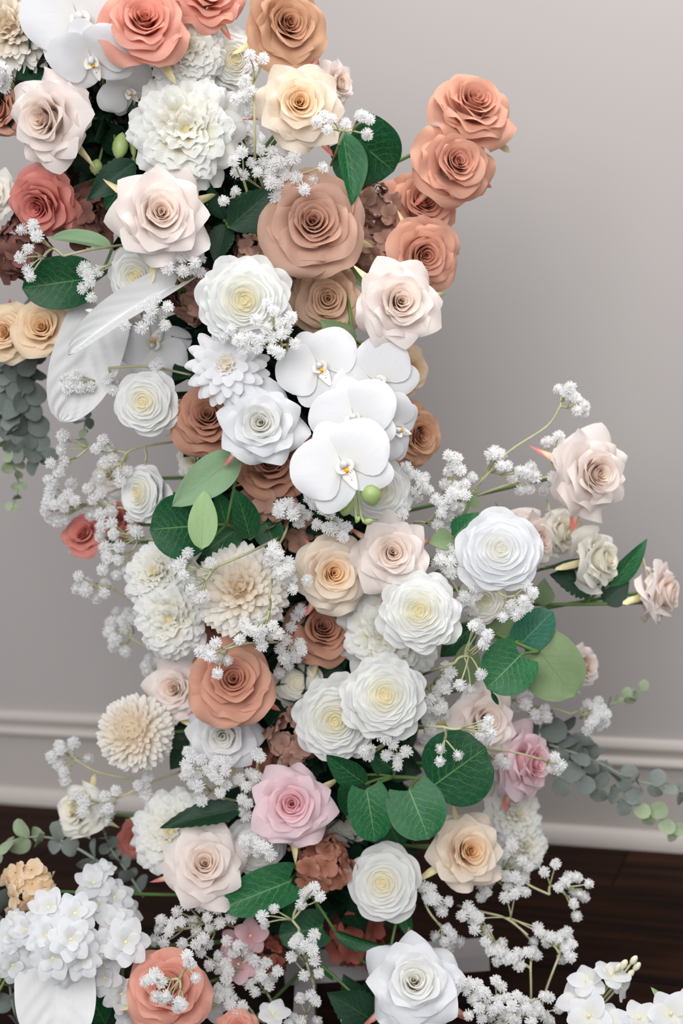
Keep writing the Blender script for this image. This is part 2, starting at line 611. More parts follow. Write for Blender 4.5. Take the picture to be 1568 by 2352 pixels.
def spec_ranunculus(rng, full=46, openness=0.0):
    out = []
    az = 0
    prof_z = lambda r: .72 - .22 * r ** 2 - .42 * r ** 6
    out.append(('heart',) + heart_dome(prof_z, .7, .085) + (Matrix(),))
    for i in range(full):
        t = i / (full - 1)
        j = lambda q: (rng.random() - 0.5) * 2 * q
        rt = lerp(.025, 1.0, t ** .9) * (1 + j(.025))
        zt = prof_z(min(1, rt)) - .03 * max(0, .1 - t) / .1 + j(.012)
        w = max(.05, min(.36 + .16 * openness, rt * 1.15)) * (1 + j(.08))
        L = lerp(.30, .80, t)
        e1 = piece([(0, 92), (.3, 74), (.7, 52), (.9, 30), (1, 12)], t) - openness * 6 + j(4)
        e0 = piece([(0, 92), (.3, 88), (.7, 72), (1, 40)], t)
        vs, fs, uv = rim_petal(11, 8, rt, zt, L, w, e0, e1, k=1.0, lip=.10 + .3 * t, lipc=.8, lipv=.7, tip=.22 - .05 * openness, tipp=2.6,
                               ruf=.06 + .13 * t, fr=rng.choice((4.0, 5.5)), ph=rng.random() * 6.28, notch=.012, wb=.6)
        tint = [clampt(t * 2.6 + v[1] * .6 - .1) for v in uv]
        out.append(('petal', vs, fs, uv, tint, rot_z(az)))
        az += 2.39996 + j(.15)
    return out


def spec_peony(rng, full=118):
    out = []
    az = 0
    out.append(('heart',) + heart_dome(lambda r: .80 - .30 * r ** 2 - .30 * r ** 6, .7, .2) + (Matrix(),))
    for i in range(full):
        t = i / (full - 1)
        j = lambda q: (rng.random() - 0.5) * 2 * q
        rt = lerp(.05, 1.0, t ** .62) * (1 + j(.05))
        zt = .80 - .30 * rt ** 2 - .30 * rt ** 6 + j(.045)
        w = lerp(.15, .28, t) * (1 + j(.15))
        L = lerp(.50, .82, t)
        e1 = lerp(66, 6, rt ** 1.3) + j(14)
        e0 = lerp(88, 44, t)
        vs, fs, uv = rim_petal(9, 7, rt, zt, L, w, e0, e1, k=1.6, lip=.35 + .5 * t, lipc=.7, lipv=.6, tip=.24, tipp=2.4,
                               ruf=.26, fr=rng.choice((4.0, 5.0, 6.5)), ph=rng.random() * 6.28, notch=.05, wb=.5)
        tint = [clampt(t * .35 + v[1] * 1.5 - .55) for v in uv]
        out.append(('petal', vs, fs, uv, tint, rot_z(az)))
        az += 2.39996 + j(.3)
    return out


def dome_frame(k, n, polar_max):
    """direction k of n spread over a cap, as a rotation carrying z to it"""
    c = 1 - (1 - math.cos(polar_max)) * (k + 0.5) / n
    th = math.acos(c)
    return th, k * 2.39996


def spec_mum(rng, n=150, polar=1.9, R=.34, L=.66, wid=.085):
    """chrysanthemum: spoon petals standing out from a small ball, shorter and closed in the heart"""
    kinds = []
    core = tube([(0, 0, R * q) for q in (-1, -.8, -.3, .2, .6, .9, 1.02)], [R * q for q in (.1, .6, .95, .98, .8, .42, .05)], 12)
    core_item = ('heart', core[0], core[1], [(.5, .3)] * len(core[0]), [.3] * len(core[0]), Matrix.Translation((0, 0, R * .28)))
    for a in range(4):
        vs, fs, uv = petal_grid(5, 6, 1.0, wid / L * (1 + .1 * a), 64 + 5 * a, 98 + 9 * a, 0, 0, 2.2, 1.0, .3, .8, .75, .35, 2.0, wb=.45, rmin=.9, ruf=.08, ph=a)
        vs = [(x - 0.0, y, z) for x, y, z in vs]
        kinds.append((vs, fs, uv))
    out = [core_item]
    for k in range(n):
        th, az = dome_frame(k, n, polar)
        t = k / (n - 1)
        a = rng.randrange(4)
        vs, fs, uv = kinds[a]
        s = lerp(.62, 1.0, min(1, t * 1.8)) * L * (1 + (rng.random() - .5) * .12)
        mt = rot_z(az + (rng.random() - .5) * .15) @ Matrix.Rotation(th, 4, 'Y') @ Matrix.Translation((0, 0, R * .9)) @ rot_z(PI + (rng.random() - .5) * .5) @ Matrix.Scale(s, 4)
        tint = [clampt(.25 + t * 1.6 * .6 + v[1] * .5) for v in uv]
        out.append(('petal', vs, fs, uv, tint, mt, ('mum', a, round(min(1, t * 1.6) * 3))))
    return out


def spec_daisy(rng):
    """double dahlia: three rings of long oval petals round a ruffled heart"""
    out = []
    for ring, (n, L, e0, e1, w) in enumerate(((15, 1.0, 0, -6, .185), (14, .93, 12, 4, .18), (13, .80, 24, 14, .175), (11, .62, 38, 34, .17))):
        kinds = [petal_grid(7, 8, L, w, e0 + 3 * q, e1 - 4 * q, .06, .06 * ring, 3.0, 1.0, .35, .8, .8, .26, 2.2, wb=.3, ruf=.05, rmin=1.2) for q in range(3)]
        for k in range(n):
            q = rng.randrange(3)
            vs, fs, uv = kinds[q]
            out.append(('petal', vs, fs, uv, [clampt(.55 + v[1]) for v in uv],
                        rot_z(2 * PI * (k + .5 * (ring % 2)) / n + (rng.random() - .5) * .12), ('daisy', ring, q)))
    hz = lambda r: .50 - .9 * r * r
    out.append(('heart',) + heart_dome(hz, .5, .12) + (Matrix(),))
    for i in range(34):
        t = i / 33
        rt = lerp(.04, .46, t ** .7)
        vs, fs, uv = rim_petal(7, 6, rt, hz(rt) + (rng.random() - .5) * .06, lerp(.3, .42, t), lerp(.1, .16, t), lerp(88, 60, t), lerp(70, 34, t),
                               k=1.5, lip=.4, lipc=.7, lipv=.6, tip=.25, tipp=2.3, ruf=.3, fr=5, ph=i, wb=.5)
        out.append(('petal', vs, fs, uv, [clampt(v[1] * .9 + t * .6 - .1) for v in uv], rot_z(i * 2.39996)))
    return out


SPECS = {}
MESHES = {}
VAR = {'rose_p': lambda r: spec_rose(r, True, 36), 'rose_r': lambda r: spec_rose(r, False, 31, .52),
       'ran': lambda r: spec_ranunculus(r, 72), 'ran_o': lambda r: spec_ranunculus(r, 46, 1.0),
       'peony': lambda r: spec_peony(r), 'mum': lambda r: spec_mum(r, 230, 1.8, .36, .64, .125),
       'pompom': lambda r: spec_mum(r, 290, 2.25, .52, .48, .10), 'daisy': spec_daisy}


def get_parts(kind, variant, colour):
    key = (kind, variant)
    if key not in SPECS:
        SPECS[key] = VAR[kind](random.Random(hash(kind) % 1 + variant * 17 + len(kind) * 101 + sum(map(ord, kind))))
    ck = (kind, variant, colour)
    if ck not in MESHES:
        shared = {}
        lst = []
        for it in SPECS[key]:
            nm, vs, fs, uv, tint, mt = it[:6]
            sk = it[6] if len(it) > 6 else None
            if sk is not None and sk in shared:
                me = shared[sk]
            else:
                me = new_mesh(nm, vs, fs, P[colour], uv, tint)
                if sk is not None:
                    shared[sk] = me
            lst.append((nm, me, mt))
        MESHES[ck] = lst
    return MESHES[ck]


# arch line the stems grow from: (px, py, f)
AXIS_PX = [(-140, -60, 2), (60, 90, 2), (330, 330, 1), (520, 560, 0), (600, 760, 0), (640, 980, 0), (680, 1200, 0),
           (720, 1450, 0), (750, 1700, 0), (740, 1950, 0), (715, 2150, 0)]
AXIS = [at(*p) for p in AXIS_PX]
AXIS.append(Vector((AXIS[-1].x - .004, AXIS[-1].y, 0.02)))


def axis_samples(n=16):
    out = []
    for a, b in zip(AXIS, AXIS[1:]):
        for i in range(n):
            out.append(a.lerp(b, i / n))
    out.append(AXIS[-1])
    return out


AX = axis_samples()


def nearest_axis(p, drop=0.03):
    q = p - Vector((0, 0, drop))
    return min(AX, key=lambda a: (a - q).length)


def facing_matrix(pos_dir, tx, ty, twist):
    toward = -pos_dir.normalized()
    z = (toward + RT * tx + UP * ty).normalized()
    x = (RT - z * RT.dot(z))
    x = x.normalized() if x.length > .05 else z.orthogonal().normalized()
    y = z.cross(x)
    return Matrix((x, y, z)).transposed().to_4x4() @ rot_z(twist)


CALYX = {}


def calyx_mesh(mat_):
    if mat_.name not in CALYX:
        vs, fs, uv = petal_grid(5, 8, 1.16, .09, -4, -30, .04, -.03, 2.5, 1.0, 0, 1, .7, .3, 1.6, wb=.75, rmin=1.5, ruf=.2, fr=2)
        CALYX[mat_.name] = new_mesh('sepal', vs, fs, mat_, uv, [clampt((v[1] - .72) * 9) for v in uv])
    return CALYX[mat_.name]


def add_stem(root, m4, R, foot=-.06, rad=.0021, reach=1.0):
    """green stem from the flower's foot to the arch, in the flower's own space"""
    inv = m4.inverted()
    a = Vector((0, 0, foot))
    tgt = inv @ nearest_axis(m4.translation)
    d = tgt - a
    tgt = a + d * reach
    L = d.length
    pts = bez(a, a + Vector((0, 0, -min(.5 * L, .03 / R * 1.0))), tgt.lerp(a, .3), tgt, 7)
    vs, fs = tube(pts, rad / R, 5)
    link('stem', new_mesh('stem', vs, fs, M_stem), root)


COUNT = {}
ROSE_N = {'blush': 'blush_rose', 'cream': 'cream_rose', 'white': 'white_rose', 'butter': 'ivory_rose', 'coral': 'coral_rose',
          'salmon': 'salmon_rose', 'dusty': 'dusty_rose', 'terra': 'terracotta_rose', 'tan': 'tan_rose', 'caramel': 'caramel_rose',
          'brown': 'brown_rose', 'peach': 'peach_rose', 'pink': 'pink_rose', 'ivory': 'ivory_rose'}
GROUPN = {'ran': 'white ranunculus in the arch', 'ran_o': 'white ranunculus in the arch', 'peony': 'white peonies in the arch',
          'mum': 'chrysanthemums in the arch', 'pompom': 'chrysanthemums in the arch', 'daisy': None}


def flower(kind, colour, px, py, r, f, tx, ty, label, cat='rose', sepals=3):
    n = COUNT.get(kind, 0)
    COUNT[kind] = n + 1
    R = r * (at(px, py, f) - CAM).dot(fw) / F_PX * {'rose_p': 1.08, 'rose_r': 1.03, 'rose_bud': 1.08, 'ran': 1.13, 'ran_o': 1.04, 'peony': 1.08, 'mum': 1.02, 'pompom': 1.0, 'daisy': 1.0}[kind]
    c = at(px, py, f)
    rot = facing_matrix(c - CAM, tx, ty, n * 1.7 + px * .01)
    zc = {'rose_p': .34, 'rose_r': .36, 'rose_bud': .4, 'ran': .32, 'ran_o': .28, 'peony': .38, 'mum': .25, 'pompom': .1, 'daisy': .15}[kind]
    zax = Vector((rot[0][2], rot[1][2], rot[2][2]))
    m4 = Matrix.Translation(c - zax * (zc * R)) @ rot @ Matrix.Scale(R, 4)
    name = ROSE_N[colour] if kind.startswith('rose') else {'ran': 'ranunculus', 'ran_o': 'ranunculus', 'peony': 'peony', 'mum': 'chrysanthemum', 'pompom': 'chrysanthemum', 'daisy': 'dahlia'}[kind]
    grp = (ROSE_N[colour].replace('_', ' ') + 's in the arch') if kind.startswith('rose') else GROUPN[kind]
    root = thing(name, label, cat, m4, grp)
    for nm, me, mt in get_parts(kind, n % 3, colour):
        link(nm, me, root, mt)
    if kind.startswith('rose'):
        for k in range(sepals):
            link('sepal', calyx_mesh(M_sepal_p if n % 3 == 1 else M_sepal), root, rot_z(k * 6.28 / max(1, sepals) + n))
    vs, fs = tube([(0, 0, -.15), (0, 0, -.10), (0, 0, -.02), (0, 0, .05)], [.05, .15, .19, .12], 10)
    link('calyx', new_mesh('calyx', vs, fs, M_calyx), root)
    add_stem(root, m4, R, -.12)
    return root


# ------------------------------------------------------------------ hydrangea and clustered blossoms
def petal_disc(L, w, e0, e1, nu=7, nv=6, cup=3.0, **kw):
    return petal_grid(nu, nv, L, w, e0, e1, .02, 0, cup, 1.0, kw.get('lip', .2), .7, .7, kw.get('tip', .22), kw.get('tipp', 2.3), ruf=kw.get('ruf', .12), fr=5, ph=kw.get('ph', 0), wb=.3, rmin=1.3)


def hydrangea(colour, px, py, r, f, tx, ty, label, n=17):
    key = ('hyd', colour)
    if key not in MESHES:
        pm = []
        for q in range(4):
            vs, fs, uv = petal_disc(1.0, .56, 26 - 8 * q, 22 - 16 * q, ruf=.26, ph=q * 1.7, lip=.4, tip=.2)
            pm.append(new_mesh('petal', vs, fs, P[colour], uv, [clampt(v[1] * 1.2) for v in uv]))
        g = Geo()
        g.add(*tube([(0, 0, -.9), (0, 0, -.05)], .045, 5))
        g.add(*tube([(0, 0, -.02), (0, 0, .06), (0, 0, .12)], [.035, .06, .02], 7))
        MESHES[key] = (pm, new_mesh('floret', g.v, g.f, M_bead))
    pm, core = MESHES[key]
    rng = random.Random(int(px * 3 + py))
    R = r * pxm(f)
    c = at(px, py, f)
    rot = facing_matrix(c - CAM, tx, ty, px * .1)
    zax = Vector((rot[0][2], rot[1][2], rot[2][2]))
    m4 = Matrix.Translation(c - zax * (.2 * R)) @ rot @ Matrix.Scale(R, 4)
    root = thing('hydrangea', label, 'hydrangea', m4, 'hydrangea heads in the arch')
    for k in range(n):
        th, az = dome_frame(k, n, 1.8)
        fm = rot_z(az) @ Matrix.Rotation(th + (rng.random() - .5) * .3, 4, 'Y') @ Matrix.Translation((0, 0, .52 + rng.random() * .30)) @ \
            Matrix.Rotation((rng.random() - .5) * 1.1, 4, 'X') @ Matrix.Rotation((rng.random() - .5) * 1.1, 4, 'Y') @ rot_z(rng.random() * 6) @ Matrix.Scale(.36 + rng.random() * .10, 4)
        fl = link('floret', core, root, fm)
        for p in range(4):
            link('petal', pm[(p + k) % 4], fl, rot_z(p * PI / 2 + (rng.random() - .5) * .2))
    add_stem(root, m4, R, .1, reach=.9)
    return root


def blossom_spray(name, label, cat, colour, root_px, blooms, n_pet=6, buds=(), group=None, long_=False):
    """stem with open blossoms (px, py, r, f, tx, ty); each blossom is a part, its petals sub-parts"""
    key = ('blo', colour, n_pet)
    if key not in MESHES:
        pm = []
        for q in range(3):
            vs, fs, uv = petal_disc(1.0, .40 if n_pet > 5 else .46, 30 - 10 * q, 8 - 12 * q, ruf=.14, ph=q * 2, tip=.3, tipp=1.9)
            pm.append(new_mesh('petal', vs, fs, P[colour], uv, [clampt(v[1] * 1.6) for v in uv]))
        g = Geo()
        g.add(*tube([(0, 0, -.18), (0, 0, .1), (0, 0, .17)], [.04, .08, .04], 8))
        MESHES[key] = (pm, new_mesh('blossom', g.v, g.f, M_paleyellow))
    pm, core = MESHES[key]
    base = at(*root_px)
    root = thing(name, label, cat, Matrix.Translation(base), group)
    g = Geo()
    for (px, py, r, f, tx, ty) in blooms:
        R = r * pxm(f)
        c = at(px, py, f)
        rng = random.Random(int(px + py))
        bm = Matrix.Translation(c - base) @ facing_matrix(c - CAM, tx, ty, px * .3) @ Matrix.Scale(R, 4)
        b = link('blossom', core, root, bm)
        for k in range(n_pet):
            link('petal', pm[k % 3], b, rot_z(2 * PI * k / n_pet + (rng.random() - .5) * .25))
        if n_pet > 5:
            for k in range(4):
                link('petal', pm[0], b, rot_z(2 * PI * k / 4 + .4) @ Matrix.Translation((0, 0, .06)) @ Matrix.Rotation(-.35, 4, 'Y') @ Matrix.Scale(.66, 4))
        e = bm @ Vector((0, 0, -.15))
        d = e.length
        g.add(*tube(bez(Vector((0, 0, 0)), e * .35 + Vector((0, .02, -.02)), bm @ Vector((0, 0, -.9)), e, 7), [.0018] * 4 + [.0012] * 3, 5))
    for (px, py, r, f) in buds:
        c = at(px, py, f) - base
        R = r * pxm(f)
        d = c.normalized()
        vs, fs = tube([c - d * R * 1.1, c - d * R * .5, c + d * R * .1, c + d * R * .7, c + d * R], [R * .15, R * .5, R * .6, R * .4, R * .05], 8)
        link('bud', new_mesh('bud', vs, fs, M_budw), root)
        g.add(*tube(bez(Vector((0, 0, 0)), c * .4, c * .8, c - d * R, 5), .0013, 5))
    if g.v:
        link('stem', new_mesh('stem', g.v, g.f, M_bud if n_pet > 5 else M_gstem), root)
    return root


# ------------------------------------------------------------------ orchids
def orchid_meshes():
    if 'orchid' in MESHES:
        return MESHES['orchid']
    mt, nt, bs, out = mat_base('orchid lip cloth')
    uvn = nd(nt, 'ShaderNodeUVMap')
    vo = nd(nt, 'ShaderNodeTexVoronoi', ins={'Scale': 9.0})
    nt.links.new(uvn.outputs[0], vo.inputs['Vector'])
    sep = nd(nt, 'ShaderNodeSeparateXYZ')
    nt.links.new(uvn.outputs[0], sep.inputs[0])
    sp = math_node(nt, 'LESS_THAN', vo.outputs['Distance'], .33)
    band = math_node(nt, 'MULTIPLY', math_node(nt, 'LESS_THAN', sep.outputs[1], .62), math_node(nt, 'GREATER_THAN', sep.outputs[1], .12))
    c = mixc(nt, math_node(nt, 'MULTIPLY', sp, band), lin('F3EFE6'), lin('8E3F50'))
    nt.links.new(c, bs.inputs['Base Color'])
    bs.inputs['Roughness'].default_value = .6
    M_lip = mt
    res = {}
    vs, fs, uv = petal_grid(11, 9, 1.0, .62, 16, -8, .05, .02, 4.0, 1.0, .25, .8, .6, .30, 2.6, wb=.12, rmin=1.8, ruf=.05)
    res['petal'] = new_mesh('petal', vs, fs, P['orchid'], uv, [clampt(v[1] * 2) for v in uv])
    vs, fs, uv = petal_grid(9, 9, .92, .40, 12, -14, .05, 0, 3.5, 1.0, .1, .8, .7, .30, 2.2, wb=.25, rmin=1.6)
    res['sepal'] = new_mesh('sepal', vs, fs, P['orchid'], uv, [clampt(v[1] * 2) for v in uv])
    vs, fs, uv = petal_grid(7, 8, .50, .13, 42, -25, .05, .05, 1.5, 1.0, -.6, .8, .7, .5, 1.5, wb=.5, rmin=.9)
    res['lip'] = new_mesh('lip', vs, fs, M_lip, uv, [1] * len(vs))
    vs, fs, uv = petal_grid(5, 6, .30, .13, 70, 45, .03, .05, 1.6, 1.0, 0, 1, .7, .3, 2.2, wb=.5, rmin=.9)
    res['side_lobe'] = new_mesh('side_lobe', vs, fs, M_lip, uv, [1] * len(vs))
    vs, fs = tube([(.08, 0, .1), (.10, 0, .19), (.13, 0, .24)], [.05, .055, .02], 8)
    res['callus'] = new_mesh('callus', vs, fs, M_yellow)
    vs, fs = tube([(0, 0, -.12), (0, 0, .05), (-.03, 0, .16), (.0, 0, .26), (.03, 0, .27)], [.04, .07, .075, .065, .02], 9)
    res['bloom'] = new_mesh('bloom', vs, fs, P['orchid'], [(0, 0)] * len(vs), [1] * len(vs))
    MESHES['orchid'] = res
    return res


def orchid_spray(label, root_px, blooms, buds=(), cat='orchid'):
    """blooms: (px, py, r, f, tx, ty, spin) spin = direction of the lip in the picture, degrees from right, counter-clockwise"""
    me = orchid_meshes()
    base = at(*root_px)
    root = thing('orchid_spray', label, cat, Matrix.Translation(base), 'white orchid sprays in the arch')
    g = Geo()
    for (px, py, r, f, tx, ty, spin) in blooms:
        R = r * pxm(f)
        c = at(px, py, f)
        bm = Matrix.Translation(c - base) @ facing_matrix(c - CAM, tx, ty, math.radians(spin)) @ Matrix.Scale(R, 4)
        b = link('bloom', me['bloom'], root, bm)
        link('sepal', me['sepal'], b, rot_z(PI))
        for s in (-1, 1):
            link('sepal', me['sepal'], b, rot_z(s * math.radians(52)) @ Matrix.Translation((0, 0, -.02)))
            link('petal', me['petal'], b, rot_z(s * math.radians(112)) @ Matrix.Translation((0, 0, .03)))
            link('side_lobe', me['side_lobe'], b, rot_z(s * math.radians(65)))
        link('lip', me['lip'], b)
        link('callus', me['callus'], b)
        e = bm @ Vector((0, 0, -.1))
        g.add(*tube(bez(Vector((0, 0, 0)), e * .4 + Vector((0, .03, .0)), bm @ Vector((0, 0, -.6)), e, 8), .0016, 6))
    for (px, py, rx, ry, f, ang) in buds:
        c = at(px, py, f) - base
        a = math.radians(ang)
        d = (RT * math.cos(a) + UP * math.sin(a)).normalized()
        s, w = ry * pxm(f), rx * pxm(f)
        vs, fs = tube([c + d * s * q for q in (-1, -.75, -.35, .1, .5, .8, 1)], [w * q for q in (.15, .6, .95, 1, .8, .45, .05)], 10)
        link('bud', new_mesh('bud', vs, fs, M_bud), root)
        g.add(*tube(bez(Vector((0, 0, 0)), c * .5 + Vector((0, .02, 0)), c - d * s * 2, c - d * s * .9, 7), .0014, 6))
    link('stem', new_mesh('stem', g.v, g.f, M_bud), root)
    return root


# ------------------------------------------------------------------ leaves
def leaf_shape(kind):
    """outline half width at v (0 foot .. 1 tip)"""
    if kind == 'round':
        return lambda v: .5 * math.sqrt(max(0, 1 - (2 * v - 1) ** 2)) ** .85 * 1.0
    if kind == 'heart':
        return lambda v: .56 * (max(0, 1 - abs(2 * (v * .94 + .06) ** .8 - 1) ** 2.3)) ** .55
    if kind == 'oval':
        return lambda v: .34 * math.sin(PI * min(1, max(0, v)) ** .85) ** .7
    if kind == 'pointed':
        return lambda v: .36 * math.sin(PI * v ** .78) ** .9 * (1 - .25 * v)
    return lambda v: .2 * math.sin(PI * v) ** .8


LM = {}


def leaf_mesh(shape, top, under, fold=.2, curl=.15, serrate=False, wave=.02):
    key = (shape, top, under, round(fold, 2), round(curl, 2), serrate)
    if key in LM:
        return LM[key]
    fn = leaf_shape(shape)
    nv, nu = (21 if serrate else 15), 9
    us = np.linspace(-1, 1, nu)
    V, U, F, FM = [], [], [], []
    for side in (0, 1):
        for j in range(nv):
            v = j / (nv - 1)
            hw = max(fn(v), .004)
            for u in us:
                sx = 1.0
                if serrate and abs(u) > .99:
                    sx = 1.0 + (.09 if j % 2 else -.02)
                lob = 0
                if shape == 'heart':
                    lob = -.16 * abs(u) ** 1.5 * max(0, 1 - v * 3.2)
                x = hw * u * sx
                z = fold * abs(x) + curl * (-(v - .25) ** 2) + curl * .07 + wave * math.sin(7 * v + 2 * u) * abs(u) - (.008 if side else 0) * (1 - abs(u) ** 4)
                V.append((x, v + lob, z))
                U.append((u, v))
        o = side * nu * nv
        for fa in grid_faces(nu, nv):
            q = tuple(i + o for i in fa)
            F.append(q if side == 0 else q[::-1])
            FM.append(side)
    for j in range(nv - 1):      # rim
        for i in (0, nu - 1):
            a, b = j * nu + i, (j + 1) * nu + i
            q = (a, b, b + nu * nv, a + nu * nv)
            F.append(q if i == 0 else q[::-1])
            FM.append(2)
    LM[key] = new_mesh('leaf', V, F, None, U, mats=[LEAF[top], LEAF[under], M_rim], fmat=FM)
    return LM[key]


def leaf_matrix(base, tip, width, roll, toward):
    """unit leaf laid from base to tip; its face looks to the viewer, turned by roll about its length"""
    y = tip - base
    L = y.length
    y = y.normalized()
    z = toward - y * toward.dot(y)
    z = z.normalized() if z.length > 1e-4 else y.orthogonal().normalized()
    z = Matrix.Rotation(math.radians(roll), 3, y) @ z
    x = y.cross(z)
    m = Matrix((x * width, y * L, z * L)).transposed().to_4x4()
    m.translation = base
    return m


def leaf_sprig(name, label, cat, stem_px, leaves, mat_stem=None, group=None, rad=.0022):
    """stem_px: [(px, py, f)...] first is the root; leaves: dict rows"""
    base = at(*stem_px[0])
    root = thing(name, label, cat, Matrix.Translation(base), group)
    pts = [at(*p) for p in stem_px]
    g = Geo()
    if len(pts) > 1:
        loc = [p - base for p in pts]
        n = len(loc)
        g.add(*tube(smooth_path(loc), rad, 6))
    for lf in leaves:
        (bx, by, tx_, ty_, wpx, fb, ft, roll, shape, top, under) = lf[:11]
        opt = lf[11] if len(lf) > 11 else {}
        b = at(bx, by, fb)
        t = at(tx_, ty_, ft)
        me = leaf_mesh(shape, top, under, opt.get('fold', .2), opt.get('curl', .15), opt.get('ser', False))
        ref = {'round': 1.0, 'heart': 1.1, 'oval': .67, 'pointed': .62}.get(shape, .4)
        m4 = leaf_matrix(b, t, wpx * pxm((fb + ft) / 2) / ref, roll, (CAM - b).normalized())
        m4.translation = b - base
        link('leaf', me, root, m4)
        # petiole to the nearest point of the stem
        near = min(pts, key=lambda p: (p - b).length)
        if (near - b).length > .004:
            q = (near + b) / 2 + Vector((0, .006, 0))
            g.add(*tube(bez(near - base, q - base, q - base, b - base, 6), rad * .75, 6))
    if g.v:
        link('stem', new_mesh('stem', g.v, g.f, mat_stem or M_stem), root)
    return root


def smooth_path(pts, per=5):
    if len(pts) < 3:
        return pts
    out = []
    for i in range(len(pts) - 1):
        p0 = pts[max(0, i - 1)]
        p1, p2 = pts[i], pts[i + 1]
        p3 = pts[min(len(pts) - 1, i + 2)]
        for k in range(per):
            t = k / per
            out.append(.5 * ((2 * p1) + (p2 - p0) * t + (2 * p0 - 5 * p1 + 4 * p2 - p3) * t * t + (3 * p1 - p0 - 3 * p2 + p3) * t ** 3))
    out.append(pts[-1])
    return out


def eucalyptus(label, path, size0, size1, gap, mats, seed, twig=None, shape='round'):
    """paired round leaves along a drooping stem; mats: list of (fraction, leaf material)"""
    rng = random.Random(seed)
    base = at(*path[0])
    root = thing('eucalyptus_sprig', label, 'eucalyptus', Matrix.Translation(base), 'eucalyptus sprigs round the arch')
    pts = smooth_path([at(*p) for p in path], 10)
    lens = [0]
    for a, b in zip(pts, pts[1:]):
        lens.append(lens[-1] + (b - a).length)
    tot = lens[-1]
    step = gap * pxm(0)
    s = step * .5
    q = 0
    while s < tot:
        i = max(k for k in range(len(lens)) if lens[k] <= s)
        i = min(i, len(pts) - 2)
        p = pts[i].lerp(pts[i + 1], (s - lens[i]) / max(1e-6, lens[i + 1] - lens[i]))
        d = (pts[i + 1] - pts[i]).normalized()
        t = s / tot
        size = lerp(size0, size1, t) * pxm(0)
        mk = mats[-1][1]
        for fr, mm in mats:
            if t + (rng.random() - .5) * .15 < fr:
                mk = mm
                break
        side = d.cross(Vector((0, -1, 0))).normalized() if q % 2 == 0 else Vector((0, -1, 0)) - d * d.y * -1
        side = (side - d * side.dot(d)).normalized()
        for sg in (-1, 1):
            dirv = (side * sg + d * (.45 + rng.random() * .5) + Vector((rng.random() - .5, rng.random() - .5, rng.random() - .5)) * .5).normalized()
            tow = (Vector((rng.uniform(-1, 1), -.75, rng.uniform(-.5, 1)))).normalized()
            sz = size * (.85 + rng.random() * .3)
            m4 = leaf_matrix(p - base, p - base + dirv * sz, sz * (.92 if shape == 'round' else .8) / 1.0, rng.uniform(-70, 70), tow)
            link('leaf', leaf_mesh(shape, mk, mk, .12, .25), root, m4)
        s += step * lerp(1, .75, t)
        q += 1
    vs, fs = tube([p - base for p in pts], [lerp(.0018, .0009, i / len(pts)) for i in range(len(pts))], 6)
    link('stem', new_mesh('stem', vs, fs, M_eucstem), root)
    return root


M_eucstem = plain('grey green eucalyptus stem', '9BA694', 0.7, 0.2)


# ------------------------------------------------------------------ white spathes (anthurium)
def spathe(label, base_px, tip_px, width, fb, ft, roll, fold, spadix=None):
    base, tip = at(base_px[0], base_px[1], fb), at(tip_px[0], tip_px[1], ft)
    root = thing('anthurium', label, 'anthurium', Matrix.Translation(base), 'white anthuriums in the arch')
    nu, nv = 25, 21
    fn = leaf_shape('heart')
    V, U, F = [], [], []
    for side in (0, 1):
        for j in range(nv):
            v = j / (nv - 1)
            hw = max(fn(v), .004)
            for u in np.linspace(-1, 1, nu):
                x = hw * u
                lob = -.2 * abs(u) ** 1.5 * max(0, 1 - v * 3.0)
                z = fold * abs(x) + .10 * math.sin(3 * v) + .017 * math.cos(2 * PI * (5.5 * v - 2.2 * abs(u))) * min(1, 4 * abs(u)) * (1 - u * u) - (.012 if side else 0) * (1 - abs(u) ** 6)
                V.append((x, v + lob, z))
                U.append((u * .5 + .5, v))
        F += [tuple(i + side * nu * nv for i in q) if side == 0 else tuple(i + side * nu * nv for i in q)[::-1] for q in grid_faces(nu, nv)]
    me = new_mesh('spathe', V, F, P['spathe'], U, [1.0] * len(V))
    m4 = leaf_matrix(base, tip, width * pxm(fb) / 1.1, roll, (CAM - base).normalized())
    m4.translation = (0, 0, 0)
    link('spathe', me, root, m4)
    if spadix:
        (ax, ay, af), (bx, by, bf), rr = spadix
        a, b = at(ax, ay, af) - base, at(bx, by, bf) - base
        R = rr * pxm(af)
        pts = [a.lerp(b, t) for t in (0, .2, .5, .8, .95, 1)]
        vs, fs = tube(pts, [R * .7, R, R, R * .85, R * .5, R * .1], 10)
        link('spadix', new_mesh('spadix', vs, fs, M_paleyellow if rr < 0 else P['spathe'], [(0, 0)] * len(vs), [.5] * len(vs)), root)
    g = Geo()
    tgt = nearest_axis(base) - base
    g.add(*tube(bez(Vector((0, 0, 0)), Vector((0, .02, -.01)), tgt * .6, tgt * .95, 7), .0025, 6))
    link('stem', new_mesh('stem', g.v, g.f, M_stem), root)
    return root


